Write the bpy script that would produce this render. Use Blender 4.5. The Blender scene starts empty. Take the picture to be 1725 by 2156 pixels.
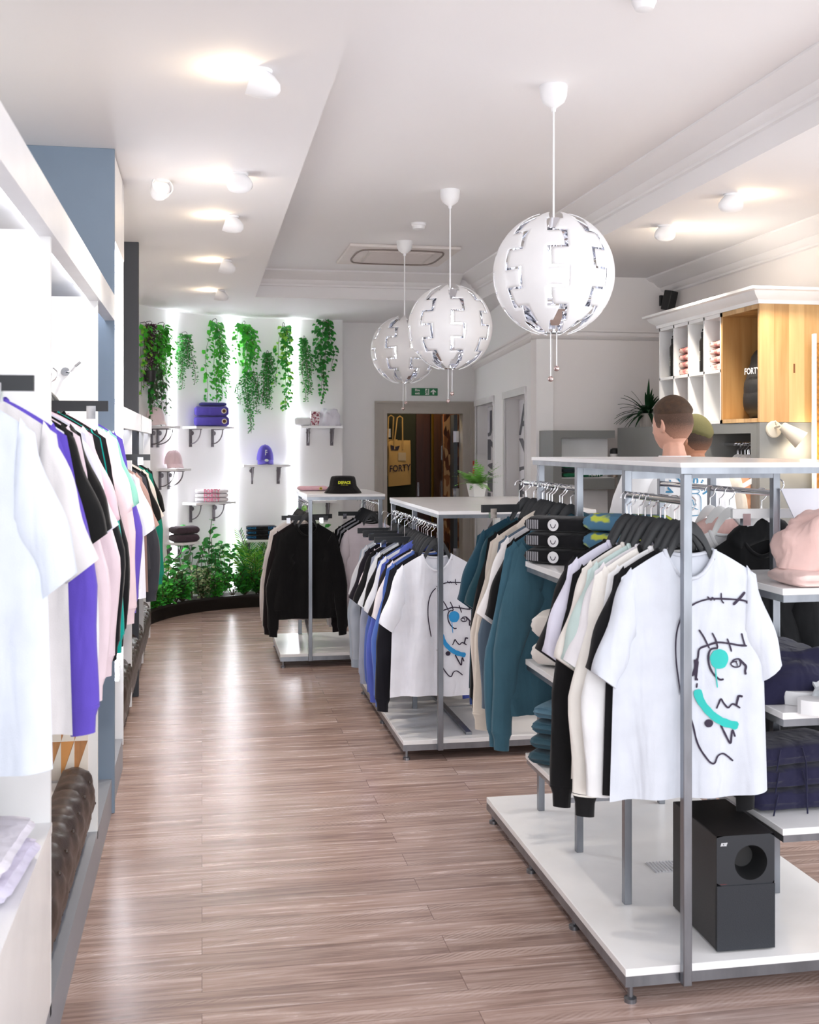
import bpy, bmesh, math, random
from mathutils import Vector, Matrix, noise
random.seed(7)
S = bpy.context.scene
C = S.collection
PI = math.pi
# ------------------------------------------------------------------ camera
FPX, CX, HY, EYE = 2396.0, 862.5, 935.0, 1.6
YAW = math.atan(437 / FPX)
cam_d = bpy.data.cameras.new('camera'); cam = bpy.data.objects.new('camera', cam_d); C.objects.link(cam)
cam.location = (0, 0, EYE); cam.rotation_euler = (PI / 2, 0, -YAW)
cam_d.sensor_fit = 'VERTICAL'; cam_d.sensor_height = 36.0
cam_d.lens = FPX / 2156 * 36.0
cam_d.shift_y = -(1078 - HY) / 2156
cam_d.clip_start = 0.05
cam_d.dof.use_dof = True; cam_d.dof.focus_distance = 5.6; cam_d.dof.aperture_fstop = 6.3
S.camera = cam
# ------------------------------------------------------------------ world, light, exposure
S.view_settings.view_transform = 'Standard'; S.view_settings.look = 'None'
S.view_settings.gamma = 1.0; S.view_settings.exposure = 0.84; S.view_settings.use_curve_mapping = False
W = bpy.data.worlds.new('world'); S.world = W; W.use_nodes = True
W.node_tree.nodes['Background'].inputs[0].default_value = (0.93, 0.96, 1.0, 1)
W.node_tree.nodes['Background'].inputs[1].default_value = 1.0

def area(name, loc, rot, sx, sy, power, col=(1, 1, 1)):
    d = bpy.data.lights.new(name, 'AREA'); d.shape = 'RECTANGLE'; d.size = sx; d.size_y = sy; d.energy = power; d.color = col
    o = bpy.data.objects.new(name, d); C.objects.link(o); o.location = loc; o.rotation_euler = rot
    return o
def point(name, loc, power, col, r=0.03, parent=None):
    d = bpy.data.lights.new(name, 'POINT'); d.energy = power; d.color = col; d.shadow_soft_size = r
    o = bpy.data.objects.new(name, d); C.objects.link(o); o.location = loc
    if parent: o.parent = parent
    return o
# daylight through the shop front behind the camera
# daylight through the side windows on the right, past the picture edge
area('side_window_daylight', (3.62, 2.6, 1.55), (0, math.radians(92), 0), 2.3, 4.2, 19, (0.97, 0.98, 1.0))
area('shopfront_daylight', (1.2, -1.6, 1.7), (math.radians(97), 0, 0), 4.4, 2.6, 66, (0.95, 0.97, 1.0))
# ------------------------------------------------------------------ projection helpers (pixel + known plane -> place in the room)
Fw = (math.sin(YAW), math.cos(YAW)); Rt = (math.cos(YAW), -math.sin(YAW))
def ray(u, v):
    d = (u - CX) / FPX
    return (Fw[0] + Rt[0] * d, Fw[1] + Rt[1] * d, (HY - v) / FPX)
def onz(u, v, z):
    d = ray(u, v); t = (z - EYE) / d[2]; return Vector((d[0] * t, d[1] * t, z))
def onx(u, v, x):
    d = ray(u, v); t = x / d[0]; return Vector((x, d[1] * t, EYE + d[2] * t))
def ony(u, v, y):
    d = ray(u, v); t = y / d[1]; return Vector((d[0] * t, y, EYE + d[2] * t))
# ------------------------------------------------------------------ materials
def lin(h):
    if isinstance(h, str):
        h = h.lstrip('#'); c = [int(h[i:i + 2], 16) / 255 for i in (0, 2, 4)]
    else: c = h
    return tuple((x / 12.92 if x <= 0.04045 else ((x + 0.055) / 1.055) ** 2.4) for x in c) + (1,)
MATS = {}
def mat(name, colr, rough=0.5, metal=0.0, emit=0.0, bump=0.0, bscale=200, vary=0.0, vscale=8, stretch=None, sheen=0.0, spec=0.5, alpha=1.0, trans=0.0):
    if name in MATS: return MATS[name]
    m = bpy.data.materials.new(name); m.use_nodes = True; nt = m.node_tree; b = nt.nodes['Principled BSDF']
    c = lin(colr)
    b.inputs['Base Color'].default_value = c; b.inputs['Roughness'].default_value = rough; b.inputs['Metallic'].default_value = metal
    b.inputs['Specular IOR Level'].default_value = spec; b.inputs['Alpha'].default_value = alpha
    b.inputs['Transmission Weight'].default_value = trans
    if sheen: b.inputs['Sheen Weight'].default_value = sheen
    if emit:
        b.inputs['Emission Color'].default_value = c; b.inputs['Emission Strength'].default_value = emit
    tc = nt.nodes.new('ShaderNodeTexCoord'); mp = nt.nodes.new('ShaderNodeMapping'); nt.links.new(tc.outputs['Object'], mp.inputs[0])
    if stretch: mp.inputs['Scale'].default_value = stretch
    if vary or not bump:
        n = nt.nodes.new('ShaderNodeTexNoise'); n.inputs['Scale'].default_value = vscale; n.inputs['Detail'].default_value = 5
        nt.links.new(mp.outputs[0], n.inputs['Vector'])
        r = nt.nodes.new('ShaderNodeMapRange'); r.inputs[1].default_value = 0.3; r.inputs[2].default_value = 0.7
        v = vary or 0.03
        r.inputs[3].default_value = 1 - v; r.inputs[4].default_value = 1 + v * 0.6
        mx = nt.nodes.new('ShaderNodeMix'); mx.data_type = 'RGBA'; mx.blend_type = 'MULTIPLY'; mx.inputs[0].default_value = 1
        mx.inputs[6].default_value = c; nt.links.new(n.outputs[0], r.inputs[0]); nt.links.new(r.outputs[0], mx.inputs[7])
        nt.links.new(mx.outputs[2], b.inputs['Base Color'])
    if bump:
        n2 = nt.nodes.new('ShaderNodeTexNoise'); n2.inputs['Scale'].default_value = bscale; n2.inputs['Detail'].default_value = 3
        bp = nt.nodes.new('ShaderNodeBump'); bp.inputs['Strength'].default_value = bump; bp.inputs['Distance'].default_value = 0.002
        nt.links.new(mp.outputs[0], n2.inputs['Vector']); nt.links.new(n2.outputs[0], bp.inputs['Height']); nt.links.new(bp.outputs[0], b.inputs['Normal'])
    MATS[name] = m
    return m
def cloth(hexc):
    new = ('cloth_' + hexc.strip('#')) not in MATS
    m = cloth_base(hexc)
    if new:      # soft vertical creases
        nt = m.node_tree; b = nt.nodes['Principled BSDF']; tc = nt.nodes.new('ShaderNodeTexCoord'); mp = nt.nodes.new('ShaderNodeMapping'); mp.inputs['Scale'].default_value = (1, 1, 0.28); mp.inputs['Rotation'].default_value = (0, 0.12, 0)
        n = nt.nodes.new('ShaderNodeTexNoise'); n.inputs['Scale'].default_value = 13; n.inputs['Detail'].default_value = 2; n.inputs['Distortion'].default_value = 0.4
        bp = nt.nodes.new('ShaderNodeBump'); bp.inputs['Strength'].default_value = 0.75; bp.inputs['Distance'].default_value = 0.022
        nt.links.new(tc.outputs['Object'], mp.inputs[0]); nt.links.new(mp.outputs[0], n.inputs[0]); nt.links.new(n.outputs[0], bp.inputs['Height'])
        old = b.inputs['Normal'].links[0].from_node; nt.links.new(bp.outputs[0], old.inputs['Normal'])
    return m
def cloth_base(hexc):
    return mat('cloth_' + hexc.strip('#'), hexc, 0.9, bump=0.25, bscale=420, vary=0.05, vscale=14, sheen=0.15, spec=0.2)
M_wall = mat('painted_wall', '#f2f1f1', 0.75, bump=0.05, bscale=60)
M_wallp = mat('painted_wall_warm', '#efebea', 0.75, bump=0.05, bscale=60)
M_ceil = mat('painted_ceiling', '#efedee', 0.8, bump=0.05, bscale=40)
M_white = mat('white_laminate', '#f3f3f4', 0.22)
M_whitem = mat('white_satin', '#f4f4f4', 0.4)
M_steel = mat('bare_steel', '#8f939a', 0.3, metal=0.9, vary=0.22, vscale=18, stretch=(1, 1, 0.25))
M_chrome = mat('chrome', '#dfe1e6', 0.1, metal=1.0)
M_mirror = mat('mirror_foil', '#e9ebf2', 0.06, metal=1.0)
M_black = mat('black_plastic', '#17181a', 0.45)
M_hang = mat('black_hanger', '#23262a', 0.5)
M_blue = mat('slate_blue_paint', '#7d8ea1', 0.5)
M_dkgrey = mat('dark_grey_paint', '#3c3f47', 0.5)
M_grey = mat('mid_grey_paint', '#7f8180', 0.55)
M_plinth = mat('plinth_grey', '#8b8f98', 0.4)
M_led = mat('led_white', '#f6f8ff', 0.4, emit=15.0)
M_ledsoft = mat('led_bay', '#f6f8ff', 0.4, emit=5.0)
M_warm = mat('lamp_warm', '#fff0d6', 0.4, emit=9.0)
M_bulb = mat('lamp_bulb', '#fffaf4', 0.4, emit=7.0)
M_leather = mat('brown_leather', '#3f332e', 0.36, bump=0.4, bscale=150, vary=0.1, vscale=30)
M_planter = mat('planter_black', '#1d1a19', 0.4)
M_soil = mat('soil', '#2a211b', 0.95, bump=1.0, bscale=80)
M_iron = mat('cast_iron', '#6a6468', 0.5, metal=0.5)
M_skin = mat('skin', '#d29c86', 0.55, vary=0.05, vscale=20)
M_pot = mat('pot_white', '#eceaea', 0.5)
M_spot = mat('spot_white', '#f2f2f4', 0.35)
def leafm(n, c, c2='#000000'): return mat('leaf_' + n, c, 0.5, vary=0.35, vscale=11, spec=0.3)
L_green = leafm('fresh', '#4fbd38'); L_dark = leafm('deep', '#2f8236'); L_mid = leafm('mid', '#3fa340')
L_lime = leafm('lime', '#92d24c'); L_grey = leafm('greyish', '#4d6a4a'); L_purple = leafm('purple', '#5d3f50'); L_pale = leafm('pale', '#a9b78a')
M_stem = mat('stem', '#4a3f2c', 0.8)

def wood_mat(name, c1, c2, plank=0.09, axis='x', rough=0.4):
    m = bpy.data.materials.new(name); m.use_nodes = True; nt = m.node_tree; b = nt.nodes['Principled BSDF']; b.inputs['Roughness'].default_value = rough
    tc = nt.nodes.new('ShaderNodeTexCoord'); mp = nt.nodes.new('ShaderNodeMapping'); nt.links.new(tc.outputs['Object'], mp.inputs[0])
    mp.inputs['Scale'].default_value = (16, 16, 1.1)
    n = nt.nodes.new('ShaderNodeTexNoise'); n.inputs['Scale'].default_value = 1.5; n.inputs['Detail'].default_value = 8; nt.links.new(mp.outputs[0], n.inputs[0])
    w = nt.nodes.new('ShaderNodeTexWhiteNoise'); w.noise_dimensions = '1D'
    sep = nt.nodes.new('ShaderNodeSeparateXYZ'); nt.links.new(tc.outputs['Object'], sep.inputs[0])
    ad = nt.nodes.new('ShaderNodeMath'); ad.operation = 'ADD'; nt.links.new(sep.outputs[0], ad.inputs[0]); nt.links.new(sep.outputs[1], ad.inputs[1])
    fl = nt.nodes.new('ShaderNodeMath'); fl.operation = 'SNAP'; fl.inputs[1].default_value = plank; nt.links.new(ad.outputs[0], fl.inputs[0])
    nt.links.new(fl.outputs[0], w.inputs['W'])
    a2 = nt.nodes.new('ShaderNodeMath'); a2.operation = 'MULTIPLY_ADD'; a2.inputs[1].default_value = 0.45; nt.links.new(w.outputs[0], a2.inputs[0]); 
    mm = nt.nodes.new('ShaderNodeMath'); mm.operation = 'MULTIPLY'; mm.inputs[1].default_value = 0.75; nt.links.new(n.outputs[0], mm.inputs[0]); nt.links.new(mm.outputs[0], a2.inputs[2])
    cr = nt.nodes.new('ShaderNodeValToRGB'); cr.color_ramp.elements[0].position = 0.25; cr.color_ramp.elements[0].color = lin(c1); cr.color_ramp.elements[1].position = 0.85; cr.color_ramp.elements[1].color = lin(c2)
    nt.links.new(a2.outputs[0], cr.inputs[0]); nt.links.new(cr.outputs[0], b.inputs['Base Color'])
    return m
M_pine = wood_mat('honey_wood', '#a97a42', '#dcb67e')

def floor_mat():
    m = bpy.data.materials.new('laminate_floor'); m.use_nodes = True; nt = m.node_tree; N = nt.nodes; Lk = nt.links; b = N['Principled BSDF']
    tc = N.new('ShaderNodeTexCoord')
    br = N.new('ShaderNodeTexBrick'); br.inputs['Scale'].default_value = 1; br.inputs['Brick Width'].default_value = 1.22; br.inputs['Row Height'].default_value = 0.125
    br.inputs['Mortar Size'].default_value = 0.0012; br.inputs['Color1'].default_value = (0.0, 0.0, 0.0, 1); br.inputs['Color2'].default_value = (1, 1, 1, 1); br.inputs['Mortar'].default_value = (0, 0, 0, 1)
    br.offset = 0.37
    Lk.new(tc.outputs['Object'], br.inputs['Vector'])
    mp = N.new('ShaderNodeMapping'); mp.inputs['Scale'].default_value = (1.3, 22, 1); Lk.new(tc.outputs['Object'], mp.inputs[0])
    # each plank gets its own grain offset
    va = N.new('ShaderNodeVectorMath'); va.operation = 'ADD'; sc = N.new('ShaderNodeVectorMath'); sc.operation = 'SCALE'; sc.inputs['Scale'].default_value = 7
    Lk.new(br.outputs['Color'], sc.inputs[0]); Lk.new(mp.outputs[0], va.inputs[0]); Lk.new(sc.outputs[0], va.inputs[1])
    n1 = N.new('ShaderNodeTexNoise'); n1.inputs['Scale'].default_value = 1.6; n1.inputs['Detail'].default_value = 9; n1.inputs['Roughness'].default_value = 0.65; n1.inputs['Distortion'].default_value = 0.6
    Lk.new(va.outputs[0], n1.inputs['Vector'])
    cr = N.new('ShaderNodeValToRGB'); e = cr.color_ramp.elements
    e[0].position = 0.28; e[0].color = lin('#725b53'); e[1].position = 0.72; e[1].color = lin('#c2aea7')
    x = e.new(0.5); x.color = lin('#9e867d')
    Lk.new(n1.outputs[0], cr.inputs[0])
    # plank tone
    mr = N.new('ShaderNodeMapRange'); mr.inputs[3].default_value = 0.86; mr.inputs[4].default_value = 1.1
    sx = N.new('ShaderNodeSeparateColor'); Lk.new(br.outputs['Color'], sx.inputs[0]); Lk.new(sx.outputs[0], mr.inputs[0])
    mx = N.new('ShaderNodeMix'); mx.data_type = 'RGBA'; mx.blend_type = 'MULTIPLY'; mx.inputs[0].default_value = 1
    Lk.new(cr.outputs[0], mx.inputs[6]); Lk.new(mr.outputs[0], mx.inputs[7])
    # slanted saw marks
    mp2 = N.new('ShaderNodeMapping'); mp2.inputs['Rotation'].default_value = (0, 0, math.radians(62)); Lk.new(tc.outputs['Object'], mp2.inputs[0])
    wv = N.new('ShaderNodeTexWave'); wv.inputs['Scale'].default_value = 22; wv.inputs['Distortion'].default_value = 2.5; Lk.new(mp2.outputs[0], wv.inputs[0])
    n3 = N.new('ShaderNodeTexNoise'); n3.inputs['Scale'].default_value = 1.0; mp3 = N.new('ShaderNodeMapping'); mp3.inputs['Scale'].default_value = (0.9, 9, 1); Lk.new(tc.outputs['Object'], mp3.inputs[0]); Lk.new(mp3.outputs[0], n3.inputs[0])
    mr3 = N.new('ShaderNodeMapRange'); mr3.inputs[1].default_value = 0.52; mr3.inputs[2].default_value = 0.66; mr3.inputs[4].default_value = 0.5; Lk.new(n3.outputs[0], mr3.inputs[0])
    ml = N.new('ShaderNodeMath'); ml.operation = 'MULTIPLY'; Lk.new(wv.outputs['Fac'], ml.inputs[0]); Lk.new(mr3.outputs[0], ml.inputs[1])
    mx2 = N.new('ShaderNodeMix'); mx2.data_type = 'RGBA'; Lk.new(ml.outputs[0], mx2.inputs[0]); Lk.new(mx.outputs[2], mx2.inputs[6]); mx2.inputs[7].default_value = lin('#cab7b0')
    mx3 = N.new('ShaderNodeMix'); mx3.data_type = 'RGBA'; Lk.new(br.outputs['Fac'], mx3.inputs[0]); Lk.new(mx2.outputs[2], mx3.inputs[6]); mx3.inputs[7].default_value = lin('#6e5850')
    Lk.new(mx3.outputs[2], b.inputs['Base Color'])
    b.inputs['Roughness'].default_value = 0.3
    rr = N.new('ShaderNodeMapRange'); rr.inputs[3].default_value = 0.20; rr.inputs[4].default_value = 0.32; Lk.new(n1.outputs[0], rr.inputs[0]); Lk.new(rr.outputs[0], b.inputs['Roughness'])
    bp = N.new('ShaderNodeBump'); bp.inputs['Strength'].default_value = 0.35; bp.inputs['Distance'].default_value = 0.002
    Lk.new(n1.outputs[0], bp.inputs['Height']); Lk.new(bp.outputs[0], b.inputs['Normal'])
    return m
M_floor = floor_mat()

# ------------------------------------------------------------------ mesh helpers
def BM(): return bmesh.new()
def box(bm, x0, x1, y0, y1, z0, z1, M=None, mi=0):
    vs = [bm.verts.new(Vector(p)) for p in ((x0, y0, z0), (x1, y0, z0), (x1, y1, z0), (x0, y1, z0), (x0, y0, z1), (x1, y0, z1), (x1, y1, z1), (x0, y1, z1))]
    if M is not None:
        for v in vs: v.co = M @ v.co
    for f in ((0, 3, 2, 1), (4, 5, 6, 7), (0, 1, 5, 4), (1, 2, 6, 5), (2, 3, 7, 6), (3, 0, 4, 7)):
        fc = bm.faces.new([vs[i] for i in f]); fc.material_index = mi
    return bm
def rings(bm, R, cap0=True, cap1=True, closed=True, mi=0):
    """R = list of rings (lists of Vectors, same length)"""
    V = [[bm.verts.new(p) for p in r] for r in R]
    n = len(V[0])
    for a, b2 in zip(V, V[1:]):
        for i in range(n if closed else n - 1):
            f = bm.faces.new((a[i], a[(i + 1) % n], b2[(i + 1) % n], b2[i])); f.material_index = mi
    if cap0 and closed: bm.faces.new(V[0][::-1]).material_index = mi
    if cap1 and closed: bm.faces.new(V[-1]).material_index = mi
    return V
def tube(bm, pts, r, n=8, caps=True, mi=0):
    pts = [Vector(p) for p in pts]; R = []
    rs = r if isinstance(r, (list, tuple)) else [r] * len(pts)
    up = None
    for i, p in enumerate(pts):
        t = (pts[min(i + 1, len(pts) - 1)] - pts[max(i - 1, 0)]).normalized()
        if up is None: up = Vector((0, 0, 1)) if abs(t.z) < 0.9 else Vector((1, 0, 0))
        a = t.cross(up).normalized(); b2 = a.cross(t).normalized(); up = b2
        R.append([p + a * math.cos(2 * PI * k / n) * rs[i] + b2 * math.sin(2 * PI * k / n) * rs[i] for k in range(n)])
    rings(bm, R, caps, caps, mi=mi)
    return bm
def lathe(bm, prof, n=24, M=None, cap0=True, cap1=True, mi=0):
    R = [[Vector((r * math.cos(2 * PI * k / n), r * math.sin(2 * PI * k / n), z)) for k in range(n)] for r, z in prof]
    if M is not None: R = [[M @ p for p in r] for r in R]
    rings(bm, R, cap0, cap1, mi=mi); return bm
def prism(bm, poly, y0, y1, plane='xz', mi=0):
    """extrude 2-D polygon; plane xz -> along y, yz -> along x, xy -> along z"""
    def P(a, b2, c):
        return Vector((a, c, b2)) if plane == 'xz' else (Vector((c, a, b2)) if plane == 'yz' else Vector((a, b2, c)))
    A = [bm.verts.new(P(a, b2, y0)) for a, b2 in poly]; B = [bm.verts.new(P(a, b2, y1)) for a, b2 in poly]
    n = len(poly)
    bm.faces.new(A[::-1]).material_index = mi; bm.faces.new(B).material_index = mi
    for i in range(n): bm.faces.new((A[i], A[(i + 1) % n], B[(i + 1) % n], B[i])).material_index = mi
    return bm
def mesh_of(name, bm, smooth=True, angle=0.6):
    bmesh.ops.recalc_face_normals(bm, faces=bm.faces[:])
    me = bpy.data.meshes.new(name); bm.to_mesh(me); bm.free()
    if smooth:
        for p in me.polygons: p.use_smooth = True
        me.set_sharp_from_angle(angle=angle)
    return me
def obj(name, bm, m=None, parent=None, loc=None, rot=None, smooth=True, angle=0.6, bevel=0):
    me = bm if isinstance(bm, bpy.types.Mesh) else mesh_of(name, bm, smooth, angle)
    o = bpy.data.objects.new(name, me); C.objects.link(o)
    if m is not None:
        ms = m if isinstance(m, (list, tuple)) else [m]
        if len(me.materials) == 0:
            for x in ms: me.materials.append(x)
        for i, x in enumerate(ms):
            if i < len(o.material_slots):
                o.material_slots[i].link = 'OBJECT'; o.material_slots[i].material = x
    if parent: o.parent = parent
    if loc is not None: o.location = loc
    if rot is not None: o.rotation_euler = rot
    if bevel:
        b = o.modifiers.new('bevel', 'BEVEL'); b.width = bevel; b.segments = 2; b.limit_method = 'ANGLE'
    return o
LABELS = {}
def tag(o, label, cat, group=None):
    assert label not in LABELS or group, label
    LABELS[label] = 1
    o['label'] = label; o['category'] = cat
    if group: o['group'] = group
    return o
def thing(name, label, cat, loc=(0, 0, 0), rz=0, group=None):
    o = bpy.data.objects.new(name, None); C.objects.link(o); o.empty_display_size = 0.05
    o.location = loc; o.rotation_euler = (0, 0, rz)
    return tag(o, label, cat, group)
def struct(name, bm, m, **k):
    o = obj(name, bm, m, **k); o['kind'] = 'structure'; return o
def text_mesh(s, size=0.1, depth=0.0005, align='CENTER', fn=None, bold=0.0):
    cu = bpy.data.curves.new('t', 'FONT'); cu.body = s; cu.size = size; cu.extrude = 0.0 if fn else depth; cu.align_x = align; cu.align_y = 'CENTER'; cu.offset = bold; cu.resolution_u = 3
    o = bpy.data.objects.new('t', cu); C.objects.link(o)
    dg = bpy.context.evaluated_depsgraph_get(); me = bpy.data.meshes.new_from_object(o.evaluated_get(dg))
    bpy.data.objects.remove(o); bpy.data.curves.remove(cu)
    me.materials.clear()
    if fn:
        for v in me.vertices: v.co = fn(v.co.copy())
    return me
def ribbon(bm, pts, w, fn, closed=False, mi=0):
    """flat painted stroke through 2-D pts, mapped to 3-D by fn(x,z)"""
    P = [Vector(p) for p in pts]
    # subdivide smooth (Catmull-Rom)
    Q = []
    n = len(P)
    for i in range(n - 1):
        p0 = P[max(i - 1, 0)]; p1 = P[i]; p2 = P[i + 1]; p3 = P[min(i + 2, n - 1)]
        for k in range(5):
            t = k / 5
            Q.append(0.5 * ((2 * p1) + (p2 - p0) * t + (2 * p0 - 5 * p1 + 4 * p2 - p3) * t * t + (3 * p1 - p0 - 3 * p2 + p3) * t ** 3))
    Q.append(P[-1])
    L = []
    for i, q in enumerate(Q):
        t = (Q[min(i + 1, len(Q) - 1)] - Q[max(i - 1, 0)]); t = t.normalized() if t.length > 1e-9 else Vector((1, 0))
        nrm = Vector((-t.y, t.x)); ww = w * (0.55 if i in (0, len(Q) - 1) else 1.0) * (0.9 + 0.2 * noise.noise(Vector((q.x * 60, q.y * 60, 0)))) / 2
        a = q + nrm * ww; b2 = q - nrm * ww
        L.append((bm.verts.new(fn(a.x, a.y)), bm.verts.new(fn(b2.x, b2.y))))
    for (a, b2), (c, d) in zip(L, L[1:]): bm.faces.new((a, b2, d, c)).material_index = mi
def blob(bm, cx, cz, rx, rz, fn, n=28, jit=0.06, mi=0):
    c = bm.verts.new(fn(cx, cz)); ring1 = []; ring2 = []
    for k in range(n):
        a = 2 * PI * k / n; j = 1 + jit * noise.noise(Vector((math.cos(a) * 2, math.sin(a) * 2, cx * 9)))
        ring1.append(bm.verts.new(fn(cx + math.cos(a) * rx * 0.5, cz + math.sin(a) * rz * 0.5)))
        ring2.append(bm.verts.new(fn(cx + math.cos(a) * rx * j, cz + math.sin(a) * rz * j)))
    for k in range(n):
        k2 = (k + 1) % n
        bm.faces.new((c, ring1[k], ring1[k2])).material_index = mi
        bm.faces.new((ring1[k], ring2[k], ring2[k2], ring1[k2])).material_index = mi

#@@STRUCTURE
H = 2.88; HC = 3.107; XS = 0.457; YB = 9.97; XB = 2.43
bm = BM(); box(bm, -1.3, 5.2, -3.0, 14.4, -0.1, 0); struct('floor', bm, M_floor)
bm = BM()
box(bm, -1.3, XS, -2.0, 12.4, H, HC + 0.1)                # lowered strip on the left
box(bm, XS, 3.0, YB, 12.4, H, HC + 0.1)                   # lowered strip at the end
box(bm, XB, 3.75, -2.0, YB, H, HC + 0.1)                  # lowered strip on the right
struct('ceiling', bm, M_ceil, smooth=False)
bm = BM(); box(bm, XS, XB, -2.0, YB, HC, HC + 0.1); struct('ceiling_recess', bm, M_ceil, smooth=False)
bm = BM(); box(bm, -1.2, -1.05, -1.5, 10.1, 0, H); struct('wall_left', bm, M_wall)
bm = BM(); box(bm, 3.53, 3.68, 5.0, 8.45, 0, H); box(bm, 3.53, 3.68, -1.5, 5.0, 2.75, H); box(bm, 3.53, 3.68, -1.5, 5.0, 0, 0.35); struct('wall_right', bm, M_wallp)
bm = BM(); box(bm, 2.49, 3.68, 8.3, 8.45, 0, H); struct('wall_right_return', bm, M_wallp)
# wall with the two reveals running back to the doorway
A = Vector((2.49, 8.3)); B = Vector((2.88, 11.9)); D = (B - A); Ln = D.length; D.normalize(); Nn = Vector((D.y, -D.x))
ang = math.atan2(D.y, D.x); MW = Matrix.Translation((A.x, A.y, 0)) @ Matrix.Rotation(ang, 4, 'Z')   # local +x along the wall, local -y away from the room
def wall_t(u):   # distance along that wall for an image column
    d = ray(u, HY); den = d[0] * D.y - d[1] * D.x
    t = (A.x * D.y - A.y * D.x) / den; return (Vector((d[0] * t, d[1] * t)) - A).dot(D)
o1, o2, o3, o4 = wall_t(1107), wall_t(1064), wall_t(1040), wall_t(1003)
bm = BM()
for a, b2, z0, z1 in ((0, o1, 0, H), (o2, o3, 0, H), (o4, Ln, 0, H), (o1, o2, 2.0, H), (o3, o4, 2.0, H)):
    box(bm, a, b2, -0.13, 0, z0, z1, MW)
struct('wall_back_right', bm, M_wall)
# curved planted wall and door wall
WP = [(-1.05, 9.9), (-0.82, 10.0), (-0.66, 10.5), (-0.45, 10.95), (-0.18, 11.3), (0.15, 11.55), (0.5, 11.67), (0.85, 11.7), (1.43, 11.7)]
def wall_strip(bm, P, z0, z1, th):
    V = []
    for i, p in enumerate(P):
        p = Vector(p); t = (Vector(P[min(i + 1, len(P) - 1)]) - Vector(P[max(i - 1, 0)])).normalized(); n = Vector((-t.y, t.x))
        q = p + n * th
        V.append([bm.verts.new((p.x, p.y, z0)), bm.verts.new((q.x, q.y, z0)), bm.verts.new((q.x, q.y, z1)), bm.verts.new((p.x, p.y, z1))])
    for a, b2 in zip(V, V[1:]):
        for i in range(4): bm.faces.new((a[i], a[(i + 1) % 4], b2[(i + 1) % 4], b2[i]))
    bm.faces.new(V[0]); bm.faces.new(V[-1][::-1])
def smooth_path(P, k=5):
    P = [Vector(p) for p in P]; Q = []
    for i in range(len(P) - 1):
        p0 = P[max(i - 1, 0)]; p1 = P[i]; p2 = P[i + 1]; p3 = P[min(i + 2, len(P) - 1)]
        for j in range(k):
            t = j / k; Q.append(0.5 * ((2 * p1) + (p2 - p0) * t + (2 * p0 - 5 * p1 + 4 * p2 - p3) * t * t + (3 * p1 - p0 - 3 * p2 + p3) * t ** 3))
    Q.append(P[-1]); return Q
WPs = smooth_path(WP)
bm = BM(); wall_strip(bm, WPs, 0, H, 0.1); box(bm, 1.36, 1.43, 11.8, 11.95, 0, H); struct('wall_planted', bm, M_wall)
DX0, DX1, DZ = 1.92, 2.75, 1.93
bm = BM(); box(bm, 1.2, DX0, 11.9, 12.02, 0, H); box(bm, DX1, 3.1, 11.9, 12.02, 0, H); box(bm, DX0, DX1, 11.9, 12.02, DZ, H); struct('wall_back', bm, M_wall)
def wall_y(u):   # y of the planted wall for an image column
    d = ray(u, HY)
    for a, b2 in zip(WPs, WPs[1:]):
        e = b2 - a; den = d[0] * e.y - d[1] * e.x
        if abs(den) < 1e-9: continue
        s = (a.y * d[0] - a.x * d[1]) / (e.x * d[1] - e.y * d[0])
        if -0.001 <= s <= 1.001 and (a.y + e.y * s) > 0: 
            n = Vector((e.y, -e.x)).normalized()
            return (a + e * s), n
    return Vector((0.5, 11.7)), Vector((0, -1))
# cornices
def molding(bm, prof, p0, p1, out):
    """prof = (distance out, z) ; runs p0->p1 (2-D), out = unit 2-D direction"""
    R = [[Vector((p[0] + out[0] * a, p[1] + out[1] * a, z)) for a, z in prof] for p in (p0, p1)]
    rings(bm, R)
corn = [(0, HC), (0.16, HC), (0.16, HC - 0.012), (0.135, HC - 0.03), (0.10, HC - 0.04), (0.07, HC - 0.07), (0.05, HC - 0.075), (0.04, HC - 0.10), (0.018, HC - 0.11), (0.018, HC - 0.125), (0, HC - 0.13)]
bm = BM(); molding(bm, corn, (XB, -1.9), (XB, YB), (-1, 0)); struct('trim_1', bm, M_ceil, angle=0.9)
bm = BM(); molding(bm, corn, (XS, YB), (XB - 0.16, YB), (0, -1)); struct('trim_2', bm, M_ceil, angle=0.9)
corn2 = [(a, z - (HC - H)) for a, z in corn]
bm = BM(); molding(bm, corn2, (3.53, 1.0), (3.53, 8.3), (-1, 0)); struct('trim_3', bm, M_ceil, angle=0.9)
rail = [(0, 2.47), (0.05, 2.47), (0.05, 2.455), (0.03, 2.45), (0.025, 2.43), (0.035, 2.42), (0.02, 2.40), (0, 2.395)]
bm = BM(); molding(bm, rail, (2.44, 8.3), (3.53, 8.3), (0, -1)); molding(bm, rail, (3.53, 1.0), (3.53, 8.3), (-1, 0))
R = [[Vector((p.x - Nn.x * a, p.y - Nn.y * a, z)) for a, z in rail] for p in (A, B)]; rings(bm, R); struct('trim_4', bm, M_wallp, angle=0.9)
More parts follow.
